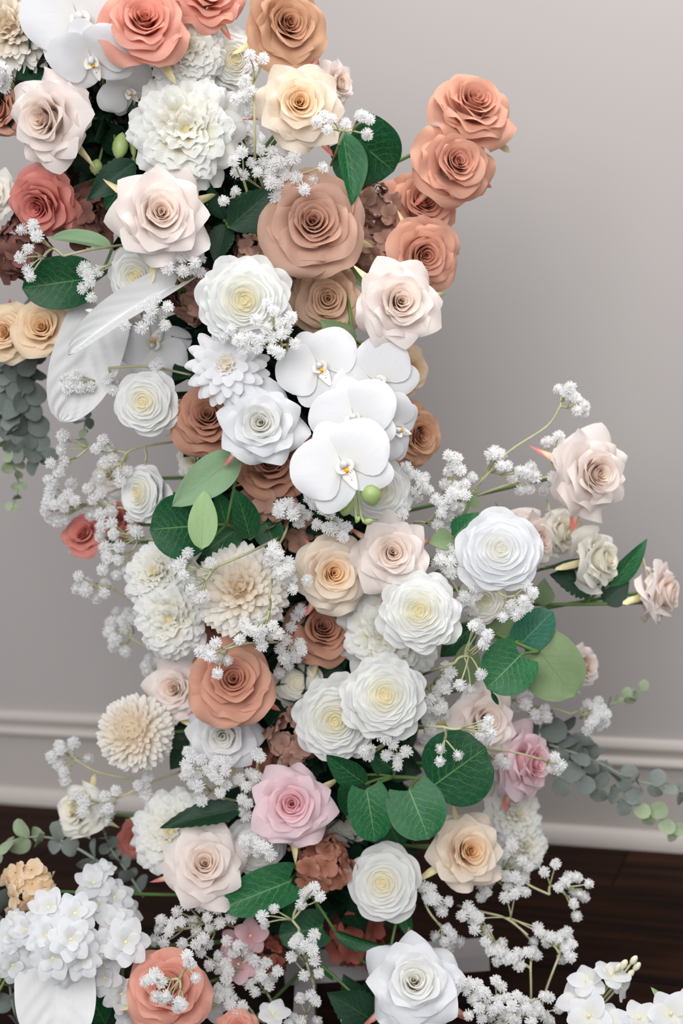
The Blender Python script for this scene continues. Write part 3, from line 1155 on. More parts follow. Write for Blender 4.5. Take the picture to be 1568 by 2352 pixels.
# ------------------------------------------------------------------ gypsophila
def puff_meshes():
    """one gypsophila pompom: rings of narrow notched petals over a small white ball"""
    if 'puff' in MESHES:
        return MESHES['puff']
    res = []
    for var in range(3):
        rng = random.Random(50 + var)
        V, F, T, U = [], [], [], []
        for ring, (n, el, L) in enumerate(((12, -34, .92), (14, -6, 1.02), (13, 22, 1.0), (10, 46, .93), (6, 70, .84))):
            for k in range(n):
                az = 2 * PI * (k + .5 * (ring % 2)) / n + (rng.random() - .5) * .25
                e = math.radians(el + (rng.random() - .5) * 18)
                d = Vector((math.cos(az) * math.cos(e), math.sin(az) * math.cos(e), math.sin(e)))
                q = Vector((-math.sin(az), math.cos(az), 0))
                nrm = d.cross(q)
                l = L * (.84 + rng.random() * .26)
                w = .095
                o = len(V)
                for (a, ww, dz) in ((.2, .06, 0), (.65, w, .03), (.92, w, .0)):
                    for sg in (-1, 0, 1):
                        V.append(d * (a * l) + q * (sg * ww) + nrm * (dz if sg else dz - .035))
                        T.append(.5 + a * .5)
                        U.append((.5 + sg * .5, a))
                V.append(d * l + q * (-w * .6))
                V.append(d * l + q * (w * .6))
                T += [1, 1]
                U += [(.3, 1), (.7, 1)]
                for r_ in range(2):
                    for c_ in range(2):
                        a0 = o + r_ * 3 + c_
                        F.append((a0, a0 + 1, a0 + 4, a0 + 3))
                F.append((o + 6, o + 7, o + 9))
                F.append((o + 7, o + 8, o + 10))
        vs, fs = tube([(0, 0, -.5), (0, 0, -.35), (0, 0, 0), (0, 0, .35), (0, 0, .55)], [.12, .38, .48, .38, .1], 10)
        o = len(V)
        V += vs
        F += [tuple(i + o for i in f) for f in fs]
        T += [.8] * len(vs)
        U += [(.5, .5)] * len(vs)
        res.append(new_mesh('blossom', V, F, P['puff'], U, T, smooth=True))
    vs, fs = tube([(0, 0, .45), (0, 0, .66), (0, 0, .72)], [.07, .07, .03], 6)
    MESHES['puff'] = (res, new_mesh('heart', vs, fs, M_gcore))
    return MESHES['puff']


def gyp(label, root_px, tips, f, r=15.8, joints=None, df=2.0):
    """baby's breath: root (px,py,f), tips [(px,py)], f = how far forward the blossoms stand"""
    pm, heart = puff_meshes()
    base = at(*root_px)
    rng = random.Random(int(root_px[0] * 7 + root_px[1]))
    root = thing('gypsophila_sprig', label, 'gypsophila', Matrix.Translation(base), 'gypsophila sprigs in the arch')
    P3 = [at(x, y, f + rng.uniform(-df, df)) - base for x, y in tips]
    # gather the tips in small bunches, bunches hang on joints
    k = max(1, round(len(P3) / 4.2))
    cen = [P3[int(i * len(P3) / k)] for i in range(k)]
    for it in range(8):
        grp = [[] for _ in range(k)]
        for p in P3:
            grp[min(range(k), key=lambda i: (cen[i] - p).length)].append(p)
        cen = [sum(gq, Vector()) / len(gq) if gq else cen[i] for i, gq in enumerate(grp)]
    nodes = [Vector((0, 0, 0))]
    g = Geo()
    back = Vector((0, .012, -.004))
    if joints:
        prev = nodes[0]
        path = [prev] + [at(*j) - base for j in joints]
        g.add(*tube(smooth_path(path, 5), .0013, 6))
        nodes += path[1:]
    order = sorted([i for i in range(k) if grp[i]], key=lambda i: cen[i].length)
    for i in order:
        near = min(nodes, key=lambda q: (q - cen[i]).length + .25 * q.length)
        dirv = near - cen[i]
        jp = cen[i] + dirv.normalized() * min(dirv.length * .6, .022 + .002 * len(grp[i])) + back * .6
        mid = (near + jp) / 2
        bend = Vector((rng.uniform(-1, 1), rng.uniform(0, 1), rng.uniform(-1, 1))) * (near - jp).length * .14
        g.add(*tube(bez(near, near.lerp(jp, .35) + bend, near.lerp(jp, .7) + bend, jp, 7), .0014, 5))
        nodes.append(jp)
        for p in grp[i]:
            out = (p - jp)
            d = (out.normalized() * .8 + (CAM - base - p).normalized() * .75 + Vector((rng.uniform(-.3, .3), 0, rng.uniform(-.3, .3)))).normalized()
            R = r * pxm(f) * rng.uniform(.88, 1.1)
            foot = p - d * R * .3
            bend = Vector((rng.uniform(-1, 1), rng.uniform(-.4, 1), rng.uniform(-1, 1))) * out.length * .15
            g.add(*tube(bez(jp, jp.lerp(foot, .4) + bend, foot - d * R * .9, foot, 6), .00085, 5))
            x = d.orthogonal().normalized()
            m4 = Matrix((x, d.cross(x), d)).transposed().to_4x4() @ rot_z(rng.random() * 6) @ Matrix.Scale(R, 4)
            m4.translation = foot
            b = link('blossom', pm[rng.randrange(3)], root, m4)
            link('heart', heart, b)
    link('stem', new_mesh('stem', g.v, g.f, M_gstem), root)
    return root



# ------------------------------------------------------------------ the stand
M_stand = plain('white painted stand steel', 'A9A4A4', 0.45, 0.3, noise=0.04)
stand = thing('arch_stand', 'white steel stand of the arch with flat foot plate on the dark floor', 'stand', Matrix.Translation((AXIS[-1].x, AXIS[-1].y, 0)))
O = Vector((AXIS[-1].x, AXIS[-1].y, 0))
pts = [p - O for p in AXIS]
pts[-1] = Vector((0, 0, .018))
vs, fs = tube(smooth_path(pts, 6), .011, 10)
link('post', new_mesh('post', vs, fs, M_stand), stand)
g = Geo()
box(g, -.03, .205, -.012, .036, 0, .018)
o = link('foot_plate', new_mesh('foot_plate', g.v, g.f, M_stand, smooth=False), stand)
g = Geo()
box(g, -.017, .006, -.40, -.012, 0, .018)
link('foot_bar', new_mesh('foot_bar', g.v, g.f, M_stand, smooth=False), stand)

# ------------------------------------------------------------------ flowers: kind, colour, px, py, radius px, forward cm, tilt right, tilt up, label
F_ = flower
BL = 'rose_p'
RR = 'rose_r'
# upper left
F_('mum', 'mum', 22, 62, 118, 9, -.25, .25, 'cream white chrysanthemum in the top left corner beside the orchids', 'chrysanthemum')
F_(RR, 'coral', 330, 50, 112, 17, .05, .55, 'large bright coral rose beside the top left white orchids, hanging petals below it')
F_(RR, 'coral', 480, -18, 84, 13, .15, .6, 'coral rose cut by the top edge, right of the larger coral rose')
F_('peony', 'ivory', 425, 112, 92, 12, .15, .2, 'white peony half hidden under the large coral rose at the top', 'peony')
F_('ran', 'ivory', 532, 138, 72, 9, .3, .15, 'small ivory ranunculus behind the upright gypsophila at the top', 'ranunculus')
F_(RR, 'caramel', 662, 55, 108, 12, .35, .25, 'caramel brown rose at the top edge above the cream rose')
F_(BL, 'blush', 108, 272, 118, 15, -.62, .05, 'blush white rose facing left below the top left orchids')
F_('peony', 'ivory', 428, 300, 132, 13, -.05, .15, 'very large white peony with yellow heart in the upper middle', 'peony')
F_(BL, 'cream', 688, 240, 108, 15, .05, .2, 'cream rose with a warm yellow heart below the caramel rose')
F_(BL, 'blush', 775, 192, 62, 5, 1.1, .1, 'small blush rose peeking out to the right behind the cream rose with yellow heart')
F_(BL, 'white', 562, 320, 60, 3, .5, .0, 'pale white rose mostly hidden between the very large peony and the cream rose')
F_(RR, 'terra', 2, 250, 62, 5, -.8, .2, 'terracotta rose at the left edge behind the left facing blush rose')
F_(RR, 'salmon', 92, 472, 88, 10, -.55, -.35, 'salmon pink rose at the left beside the burgundy hydrangea')
F_(BL, 'butter', -18, 445, 62, 8, -.3, .1, 'ivory rose cut by the left edge beside the salmon pink rose')
F_(BL, 'blush', 368, 490, 126, 17, .08, .15, 'large blush rose with a cream heart below the very large peony')
F_(RR, 'dusty', 722, 512, 128, 13, .06, .22, 'large dusty tan rose in the upper middle right of the dark leaves')
F_(RR, 'dusty', 690, 600, 60, 8, -.3, -.5, 'drooping dusty tan rose directly under the largest dusty tan rose')
F_(RR, 'terra', 970, 468, 96, 4, .3, .45, 'terracotta rose behind the front one of the pair beside the large dusty tan rose')
F_(RR, 'terra', 974, 584, 92, 8, .3, -.1, 'terracotta rose in front of its pair above the spiky white rose')
F_(RR, 'terra', 1088, 240, 108, 5, .35, .75, 'topmost terracotta rose standing out against the wall')
F_(RR, 'terra', 1048, 375, 102, 7, .35, .3, 'terracotta rose just below the topmost one against the wall')
F_('ran', 'ivory', 562, 692, 108, 17, -.02, .08, 'big round white ranunculus with a yellow heart left of the tan rose', 'ranunculus')
F_(RR, 'tan', 752, 690, 92, 9, .0, .1, 'tan rose between the big round ranunculus and the spiky white rose')
F_(RR, 'tan', 672, 770, 62, 5, -.2, -.4, 'tan rose mostly hidden behind gypsophila above the orchids')
F_(BL, 'blush', 918, 695, 112, 15, .22, .12, 'spiky white blush rose on the right below the terracotta pair')
F_('ran_o', 'ivory', 315, 632, 74, 10, -.3, -.1, 'ivory ranunculus directly under the large blush rose with a cream heart', 'ranunculus')
F_(RR, 'peach', 12, 765, 74, 5, -.4, .1, 'pale peach rose cut by the left edge above the hanging eucalyptus')
F_(RR, 'peach', 95, 752, 78, 7, -.2, .35, 'pale peach rose above the hanging eucalyptus, below the round dark leaf')
# middle
F_('daisy', 'daisy', 520, 838, 96, 16, -.1, .12, 'white double dahlia with long oval petals under the big round ranunculus', 'dahlia')
F_('ran_o', 'ivory', 335, 925, 80, 10, -.3, .05, 'ivory ranunculus standing alone at the left of the white dahlia', 'ranunculus')
F_(RR, 'brown', 478, 958, 92, 10, -.05, .3, 'brown rose behind the pure white rose under the dahlia')
F_(BL, 'white', 598, 972, 108, 17, -.05, .1, 'pure white rose left of the big orchid spray')
F_(RR, 'brown', 622, 1068, 84, 9, -.05, .75, 'brown rose below the pure white rose, mostly hidden')
F_(RR, 'terra', 848, 850, 80, 7, .1, .45, 'terracotta rose behind the top of the big orchid spray')
F_(RR, 'peach', 938, 852, 62, 4, .65, -.05, 'peach rose at the right edge of the arch behind the big orchid spray')
F_(RR, 'caramel', 958, 1000, 82, 5, .75, -.1, 'caramel orange rose sticking out right of the big orchid spray')
F_('ran_o', 'ivory', 868, 1128, 84, 10, .1, .1, 'white ranunculus behind the green orchid buds', 'ranunculus')
F_(RR, 'salmon', 192, 1225, 58, -2, -.5, .45, 'small salmon red rose at far left behind the gypsophila')
F_(RR, 'salmon', 270, 1190, 50, -3, -.2, .3, 'salmon red rose hidden in gypsophila left of the green leaves')
F_('ran_o', 'ivory', 332, 1135, 74, 5, -.85, .0, 'ivory ranunculus seen from the side left of the pale green leaves', 'ranunculus')
F_(BL, 'butter', 250, 1090, 50, -4, -.5, .2, 'ivory rose blurred far behind the left gypsophila')
F_(BL, 'butter', 445, 1058, 50, 2, -.3, .0, 'ivory rose deep in the shade under the brown rose')
F_(BL, 'blush', 900, 1272, 98, 14, .1, .12, 'blush rose under the green orchid buds')
F_(RR, 'cream', 765, 1318, 94, 13, .22, .05, 'cream apricot rose left of the blush rose under the orchid buds')
F_('mum', 'mum', 552, 1352, 116, 14, -.1, .15, 'large cream white chrysanthemum covered with gypsophila in the middle', 'chrysanthemum')
F_('peony', 'ivory', 362, 1318, 84, 7, -.4, .35, 'upper one of the two white peonies left of the large middle chrysanthemum', 'peony')
F_('peony', 'ivory', 395, 1420, 92, 9, -.25, -.1, 'lower one of the two white peonies left of the large middle chrysanthemum', 'peony')
F_('ran_o', 'white', 1145, 1265, 104, 14, .1, .1, 'big open white ranunculus at the right between blush roses', 'ranunculus')
F_('ran', 'ivory', 963, 1405, 94, 16, -.02, .1, 'white ranunculus below the blush rose, above the overlapping pair', 'ranunculus')
F_('peony', 'ivory', 890, 1450, 122, 9, -.05, -.1, 'white peony behind the ranunculus below the blush rose', 'peony')
F_('ran_o', 'butter', 1108, 1378, 58, 9, .15, -.1, 'small ivory ranunculus under the big open white ranunculus', 'ranunculus')
F_(BL, 'blush', 1225, 1242, 88, 5, 1.3, .0, 'blush rose seen from the side behind the big open white ranunculus')
F_(BL, 'butter', 1290, 1222, 66, 1, 1.5, .0, 'ivory rose seen from the side left of the big right facing blush rose')
F_(BL, 'blush', 1362, 1088, 112, 6, .68, .0, 'large blush rose facing right against the wall')
F_(BL, 'butter', 1378, 1285, 84, 5, 1.5, .1, 'ivory rose seen from the side on dark leaves at the right')
F_(BL, 'blush', 1522, 1362, 84, 3, 2.0, -.05, 'blush rose turned away at the right edge on a long stem')
F_(RR, 'brown', 742, 1445, 88, 8, .2, .3, 'deep brown rose under the cream apricot rose')
F_(RR, 'brown', 498, 1440, 50, 3, -.2, .1, 'brown rose hidden under the large gypsophila covered chrysanthemum')
# lower
F_(RR, 'terra', 535, 1562, 108, 14, .02, .2, 'terracotta rose with gypsophila on it in the lower middle left')
F_(BL, 'blush', 402, 1582, 82, 6, -.35, .05, 'blush rose left of the lower terracotta rose')
F_('pompom', 'mum', 308, 1682, 98, 8, -.3, .1, 'round cream pompom chrysanthemum at the left before the baseboard', 'chrysanthemum')
F_(BL, 'white', 512, 1690, 98, 9, -.05, -.1, 'white rose below the lower terracotta rose')
F_('ran_o', 'butter', 684, 1568, 66, 7, .0, .05, 'buttery ivory ranunculus right of the lower terracotta rose', 'ranunculus')
F_('ran', 'ivory', 882, 1600, 96, 16, .05, .12, 'right one of the overlapping pair of white ranunculus with yellow hearts', 'ranunculus')
F_('ran', 'ivory', 772, 1652, 98, 13, -.08, -.12, 'left and lower one of the overlapping pair of white ranunculus', 'ranunculus')
F_(BL, 'blush', 1112, 1658, 96, 8, .45, .0, 'pale blush rose above the big round dark green leaves')
F_(BL, 'pink', 1212, 1752, 96, 6, 1.2, -.1, 'pink rose seen from the side at the right above the baseboard')
F_(BL, 'blush', 1338, 1530, 62, 1, 1.0, .05, 'blush rose half hidden behind the large olive leaf')
F_(BL, 'pink', 670, 1850, 104, 14, -.05, .08, 'pale pink rose facing the viewer left of the round dark leaves')
F_('ran_o', 'butter', 690, 1765, 62, 5, .1, .1, 'buttery ivory ranunculus behind the pale pink rose', 'ranunculus')
F_('ran_o', 'butter', 800, 1875, 70, 4, .1, -.1, 'buttery ivory ranunculus behind the round dark leaves right of the pink rose', 'ranunculus')
F_('peony', 'ivory', 400, 1912, 104, 7, -.3, .1, 'cream white peony behind the lowest blush rose', 'peony')
F_(BL, 'blush', 470, 1985, 106, 14, .0, .2, 'lowest blush rose with a spiral heart, left of the rust hydrangea')
F_('ran_o', 'ivory', 588, 1945, 72, 9, .15, -.1, 'ivory ranunculus sprinkled with gypsophila right of the lowest blush rose', 'ranunculus')
F_('ran_o', 'ivory', 882, 2028, 92, 13, -.12, -.05, 'white ranunculus right of the rust hydrangea', 'ranunculus')
F_(BL, 'cream', 1075, 1955, 98, 12, .38, .0, 'cream rose with apricot heart under the round dark leaves')
F_('peony', 'ivory', 1180, 1872, 78, 2, .6, .2, 'upper blurred white peony behind the cream rose with apricot heart', 'peony')
F_('peony', 'ivory', 1202, 1945, 66, 3, .6, -.1, 'lower blurred white peony right of the cream rose with apricot heart', 'peony')
F_(BL, 'butter', 178, 1862, 74, 3, -.9, .1, 'ivory rose seen from the side at the left in front of the dark floor')
F_(RR, 'salmon', 312, 1925, 48, -4, -.1, .1, 'salmon red rose blurred in shade left of the cream white peony')
F_(RR, 'coral', 385, 2268, 108, 20, .0, .3, 'coral rose under gypsophila at the bottom left')
F_(RR, 'coral', 545, 2362, 50, 18, .0, .3, 'coral rose cut by the bottom edge under gypsophila')
F_(BL, 'white', 952, 2258, 122, 19, .02, .22, 'large pure white rose at the bottom middle')

# hydrangea heads
H_ = hydrangea
H_('hyd_dark', 192, 495, 84, 7, -.2, .1, 'burgundy hydrangea right of the salmon pink rose')
H_('hyd_dark', 38, 575, 84, 6, -.3, -.1, 'burgundy hydrangea cut by the left edge below the salmon pink rose')
H_('hyd_dark', 118, 405, 55, 3, -.2, .3, 'burgundy hydrangea deep in the shade above the salmon pink rose')
H_('hyd_dark', 290, 170, 40, 4, 0, .2, 'small burgundy hydrangea hidden under the top left orchids')
H_('hyd_brown', 862, 470, 66, 5, .2, .3, 'brown hydrangea between the large dusty tan rose and the rounded green leaves')
H_('hyd_brown', 855, 575, 74, 5, .2, -.2, 'brown hydrangea above the spiky white rose')
H_('hyd_brown', 578, 585, 58, 8, -.1, .1, 'brown hydrangea left of the large dusty tan rose')
H_('hyd_brown', 448, 690, 76, 9, -.3, -.1, 'brown hydrangea left of the big round ranunculus')
H_('hyd_brown', 672, 660, 52, 7, 0, .2, 'brown hydrangea between the big round ranunculus and the tan rose')
H_('hyd_brown', 612, 1150, 84, 8, -.1, .2, 'brown hydrangea right of the folded green leaves')
H_('hyd_brown', 700, 1225, 60, 7, 0, 0, 'brown hydrangea above the cream apricot rose')
H_('hyd_brown', 672, 1690, 78, 9, -.1, .1, 'brown hydrangea left of the overlapping white ranunculus')
H_('hyd_rust', 742, 1982, 84, 12, 0, .15, 'rust hydrangea below the pale pink rose')
H_('hyd_red', 812, 2150, 82, 5, .2, -.1, 'dusky red hydrangea low in the shade under the white ranunculus', 15)
H_('hyd_red', 612, 2195, 60, 8, 0, .1, 'dusky red hydrangea behind gypsophila at the bottom middle', 13)
H_('hyd_rust', 610, 1760, 60, 4, 0, -.1, 'rust hydrangea in the shade above the pale pink rose', 13)
H_('hyd_peach', 68, 2040, 74, 14, -.2, .2, 'peach hydrangea at the left behind the white delphinium', 20)

# orchids
orchid_spray('white orchid spray in the top left corner with spotted lip', (250, 260, 3),
             [(180, 42, 124, 13, .05, .1, -70), (212, 132, 96, 16, -.15, -.55, -75), (292, 205, 72, 11, .6, -.9, -60)],
             [(276, 335, 18, 31, 11, 80), (221, 383, 15, 18, 11, 80), (304, 318, 10, 44, 10, 95)])
orchid_spray('large white orchid spray in the middle with green buds below', (790, 905, 8),
             [(735, 845, 100, 15, -.1, .2, -60), (862, 880, 110, 15, .15, .1, -40), (815, 962, 106, 18, -.25, .12, -75),
              (905, 985, 84, 17, .75, -.2, -20), (790, 1072, 122, 22, .0, .12, -62)],
             [(851, 1133, 25, 30, 22, 110), (795, 1162, 18, 24, 21, 75), (846, 1198, 8, 12, 20, 10), (822, 1193, 5, 8, 20, 70)])
orchid_spray('white orchid in the shade behind the folded white anthurium', (400, 790, 2),
             [(352, 790, 92, 5, -.1, -.1, 60)])

# white spathes
spathe('folded white anthurium pointing down left under the ivory ranunculus', (402, 655), (158, 816), 70, 12, 14, 20, .3, ((330, 742, 12), (196, 712, 13), 10))
spathe('wide white anthurium hanging down beside the left eucalyptus', (232, 712), (138, 970), 150, 6, 8, -8, .12)
spathe('broad white anthurium cut by the bottom edge at the bottom left', (122, 2190), (136, 2430), 186, 17, 22, 0, .12)

# white delphinium and other blossoms
blossom_spray('delphinium_spray', 'white delphinium with many blossoms at the bottom left', 'delphinium', 'delph', (180, 2290, 14),
              [(112, 2086, 52, 20, -.2, .4), (172, 2100, 56, 20, .1, .4), (108, 2150, 56, 22, -.3, .1), (162, 2158, 58, 23, .1, .1), (122, 2200, 58, 23, -.1, -.2),
               (185, 2202, 54, 22, .2, -.2), (222, 2172, 46, 20, .5, 0), (62, 2135, 46, 19, -.5, .2), (150, 2235, 40, 20, 0, -.5)], 7, (), 'white delphinium sprays at the arch foot')
blossom_spray('delphinium_spray', 'white delphinium with cream hearts right of the many blossomed one', 'delphinium', 'delph', (270, 2290, 13),
              [(288, 2165, 64, 19, .15, .15), (262, 2115, 50, 17, .1, .5), (242, 2245, 48, 18, -.2, -.1), (278, 2282, 50, 18, .3, -.2), (300, 2335, 44, 17, .3, -.2), (250, 2200, 46, 17, -.1, 0)],
              7, (), 'white delphinium sprays at the arch foot')
blossom_spray('delphinium_spray', 'white delphinium cut by the left edge at the bottom', 'delphinium', 'delph', (-30, 2300, 13),
              [(28, 2150, 48, 18, -.1, .2), (30, 2215, 50, 19, 0, -.3), (-8, 2180, 44, 18, -.3, 0), (35, 2110, 26, 17, .2, .5)], 7, (), 'white delphinium sprays at the arch foot')
blossom_spray('delphinium_spray', 'cream delphinium blurred behind the white ones at the bottom left', 'delphinium', 'delph', (235, 2160, 6),
              [(216, 2030, 52, 12, -.1, .7), (262, 2062, 50, 12, .3, .3), (225, 2078, 46, 13, -.1, .3), (290, 2100, 44, 12, .6, .1), (240, 1998, 30, 11, .1, 1.)], 7, (), 'white delphinium sprays at the arch foot')
blossom_spray('freesia_spray', 'white freesia spray with closed bud tip at the bottom right', 'freesia', 'delph', (1310, 2390, 16),
              [(1350, 2256, 52, 18, -.5, 1.5), (1402, 2240, 50, 18, .6, 1.4), (1330, 2300, 58, 19, -.5, .9), (1425, 2268, 36, 18, 1.4, -.4)], 5,
              [(1432, 2215, 15, 18), (1455, 2205, 14, 18), (1462, 2220, 14, 18), (1418, 2222, 12, 18), (1448, 2236, 13, 18)], 'white freesia sprays at the bottom right')
blossom_spray('freesia_spray', 'white freesia spray along the bottom edge right of the gypsophila', 'freesia', 'delph', (1380, 2420, 18),
              [(1352, 2335, 58, 21, -.1, .4), (1400, 2345, 48, 21, .2, .5), (1468, 2340, 50, 21, .1, .8)], 5, (), 'white freesia sprays at the bottom right')
blossom_spray('freesia_spray', 'white freesia spray in the bottom right corner', 'freesia', 'delph', (1560, 2430, 18),
              [(1540, 2330, 60, 21, 0, .4), (1580, 2310, 48, 20, .3, .6), (1505, 2352, 40, 20, -.4, .4)], 5, (), 'white freesia sprays at the bottom right')
blossom_spray('lily_spray', 'dusty pink blossoms behind gypsophila at the bottom middle left', 'lily', 'pinkbl', (560, 2260, 8),
              [(575, 2150, 46, 11, .2, .3), (548, 2215, 52, 12, -.1, .1), (540, 2165, 40, 10, -.3, .4)], 5)
blossom_spray('lily_spray', 'cream pink lily buds at the bottom edge right of the coral rose', 'lily', 'delph', (640, 2400, 14),
              [(628, 2330, 44, 17, .1, 1.0), (490, 2310, 44, 13, .0, .4)], 5)

# eucalyptus
eucalyptus('big leaved grey eucalyptus hanging at the left edge', [(110, 690, 0), (70, 800, -2), (55, 920, -3), (70, 1010, -4), (95, 1060, -4)], 60, 52, 27, [(1, 'eucd')], 3)
eucalyptus('middle grey eucalyptus strand hanging closest to the left edge', [(30, 760, -3), (18, 860, -4), (28, 950, -5), (48, 1030, -5)], 58, 46, 28, [(1, 'euc')], 17)
eucalyptus('small leaved green tipped eucalyptus hanging lowest at the left edge', [(20, 760, -3), (5, 900, -5), (20, 1030, -6), (42, 1110, -7), (26, 1170, -7)], 62, 20, 34, [(.55, 'euc'), (1, 'eucg')], 11)
eucalyptus('thin dark eucalyptus twig hanging beside the wide white anthurium', [(205, 850, -2), (205, 900, -3), (198, 960, -4), (186, 1010, -4)], 40, 24, 30, [(.7, 'eucd'), (1, 'eucg')], 5)
eucalyptus('leafy grey eucalyptus at the right behind the gypsophila cluster', [(1215, 1640, 0), (1290, 1690, -1), (1340, 1740, -2), (1370, 1780, -2)], 62, 50, 30, [(1, 'eucd')], 8)
eucalyptus('upper long grey eucalyptus branch reaching to the right edge', [(1260, 1710, 1), (1360, 1745, 1), (1450, 1790, 1), (1540, 1810, 1), (1600, 1835, 1)], 52, 36, 44, [(1, 'euc')], 14)
eucalyptus('lower long eucalyptus branch with green tip at the right edge', [(1270, 1780, 1), (1380, 1812, 1), (1460, 1850, 1), (1520, 1885, 1), (1560, 1920, 1)], 54, 34, 42, [(.55, 'euc'), (1, 'eucg')], 21)
eucalyptus('short green eucalyptus tip pointing up behind the right gypsophila cluster', [(1330, 1650, 0), (1400, 1620, 0), (1440, 1600, 0), (1478, 1585, 0)], 34, 24, 28, [(1, 'eucg')], 9)
eucalyptus('pale eucalyptus branch pointing left over the dark floor', [(235, 1985, 3), (180, 1950, 3), (120, 1925, 3), (50, 1925, 4), (-10, 1950, 4)], 44, 46, 46, [(.4, 'euc'), (1, 'eucg')], 31)
eucalyptus('dark eucalyptus twig in front of the floor left of the cream peony', [(330, 2060, 1), (290, 2000, 0), (255, 1950, 0), (235, 1900, 0)], 40, 30, 34, [(1, 'eucd')], 33)
eucalyptus('slate eucalyptus leaves in the bottom left corner under the delphinium', [(60, 2400, 10), (30, 2310, 12), (20, 2230, 12), (15, 2090, 11), (20, 2050, 11)], 50, 64, 52, [(1, 'eucd')], 41)

# leaves
LS = leaf_sprig
GL = 'round leaf sprigs in the arch'
GR = 'rose leaf sprigs in the arch'
LS('leaf_sprig', 'three rounded green leaves right of the cream rose against the wall', 'leaves', [(770, 440, 5), (795, 350, 8), (800, 310, 9)],
   [(805, 310, 905, 395, 150, 8, 7, 10, 'heart', 'dark', 'olive'), (800, 325, 825, 430, 100, 10, 11, 25, 'oval', 'dark', 'pale'), (785, 300, 812, 470, 70, 12, 13, -30, 'oval', 'mid', 'sage', {'fold': .5})], group=GL)
LS('leaf_sprig', 'large round dark leaf at the left below the burgundy hydrangea', 'leaves', [(300, 600, 3), (230, 630, 8), (200, 642, 9)],
   [(190, 642, 52, 662, 118, 9, 11, 0, 'heart', 'dark', 'sage'), (258, 570, 118, 540, 44, 9, 10, 35, 'oval', 'sage', 'sage', {'fold': .4})], group=GL)
LS('leaf_sprig', 'sprig of folded dark and pale green leaves left of the brown hydrangea', 'leaves', [(600, 1240, 6), (545, 1215, 11), (520, 1205, 13)],
   [(510, 1130, 398, 1160, 10, 12, 12, 0, 'oval', 'pale', 'pale')][:0] +
   [(552, 1042, 400, 1158, 92, 12, 17, 0, 'oval', 'sage', 'sage', {'fold': .15}), (462, 1262, 470, 1128, 68, 17, 17, 0, 'oval', 'pale', 'pale', {'fold': .12}),
    (450, 1208, 346, 1216, 150, 13, 15, 5, 'heart', 'dark', 'pale', {'fold': .1}), (575, 1238, 545, 1130, 66, 13, 16, 12, 'oval', 'dark', 'pale', {'fold': .25}),
    (560, 1205, 462, 1272, 72, 11, 12, 10, 'oval', 'dark', 'pale'), (610, 1200, 632, 1258, 70, 9, 10, 10, 'heart', 'dark', 'pale'), (520, 1215, 500, 1130, 50, 11, 12, 20, 'oval', 'mid', 'pale')], group=GL)
LS('leaf_sprig', 'sprig of round dark, blue green and olive leaves at the right before the wall', 'leaves', [(1100, 1440, 6), (1180, 1475, 10), (1215, 1490, 11), (1235, 1498, 12)],
   [(1195, 1505, 1120, 1580, 128, 14, 16, 0, 'heart', 'mid', 'olive', {'fold': .12}), (1235, 1490, 1318, 1600, 150, 11, 13, 8, 'heart', 'olive', 'olive', {'fold': .05}),
    (1200, 1475, 1268, 1405, 88, 10, 11, -8, 'heart', 'blue', 'olive'), (1120, 1470, 1180, 1400, 74, 7, 8, 15, 'oval', 'olive', 'olive'),
    (1215, 1470, 1170, 1400, 70, 6, 6, 0, 'oval', 'dark', 'olive'), (1065, 1560, 1080, 1478, 62, 8, 8, 0, 'heart', 'olive', 'olive'),
    (1085, 1440, 1010, 1510, 70, 6, 6, 0, 'pointed', 'dark', 'olive'), (1128, 1590, 1145, 1620, 12, 11, 11, 0, 'oval', 'dark', 'dark')], group=GL)
LS('leaf_sprig', 'sprig of very large round dark green leaves in the lower middle', 'leaves', [(840, 1790, 6), (905, 1785, 11), (960, 1788, 13), (990, 1795, 14)],
   [(990, 1808, 1112, 1720, 186, 15, 17, 0, 'round', 'dark', 'olive', {'fold': .06}), (940, 1815, 985, 1928, 138, 15, 17, 0, 'heart', 'mid', 'olive', {'fold': .1}),
    (842, 1815, 862, 1935, 104, 15, 16, 0, 'heart', 'mid', 'olive', {'fold': .1}), (838, 1800, 752, 1738, 66, 13, 15, -15, 'oval', 'dark', 'sage', {'fold': .35}),
    (835, 1780, 790, 1875, 80, 10, 10, 0, 'oval', 'dark', 'sage'), (905, 1770, 850, 1730, 66, 9, 10, 10, 'oval', 'dark', 'sage'),
    (900, 1905, 920, 1945, 70, 9, 9, 0, 'heart', 'dark', 'sage')], group=GL)
LS('leaf_sprig', 'dark veined leaves below the lowest blush rose', 'leaves', [(700, 1990, 6), (680, 2010, 10)],
   [(665, 2025, 512, 2085, 106, 12, 15, 5, 'heart', 'mid', 'sage'), (690, 2000, 655, 2125, 78, 10, 12, -45, 'oval', 'dark', 'sage'),
    (740, 2130, 640, 2150, 96, 8, 9, 0, 'heart', 'dark', 'sage'), (770, 2140, 875, 2178, 46, 11, 12, 40, 'oval', 'dark', 'sage', {'fold': .4})], group=GL)
LS('rose_leaf_sprig', 'serrated dark rose leaves left of the large blush rose heart', 'leaves', [(320, 340, 5), (312, 370, 10)],
   [(310, 372, 200, 458, 64, 11, 13, 8, 'pointed', 'rose', 'sage', {'ser': True}), (290, 420, 240, 480, 62, 7, 8, 0, 'pointed', 'mid', 'sage', {'ser': True}),
    (330, 160, 352, 208, 44, 9, 10, 0, 'pointed', 'rose', 'sage', {'ser': True})], group=GR)
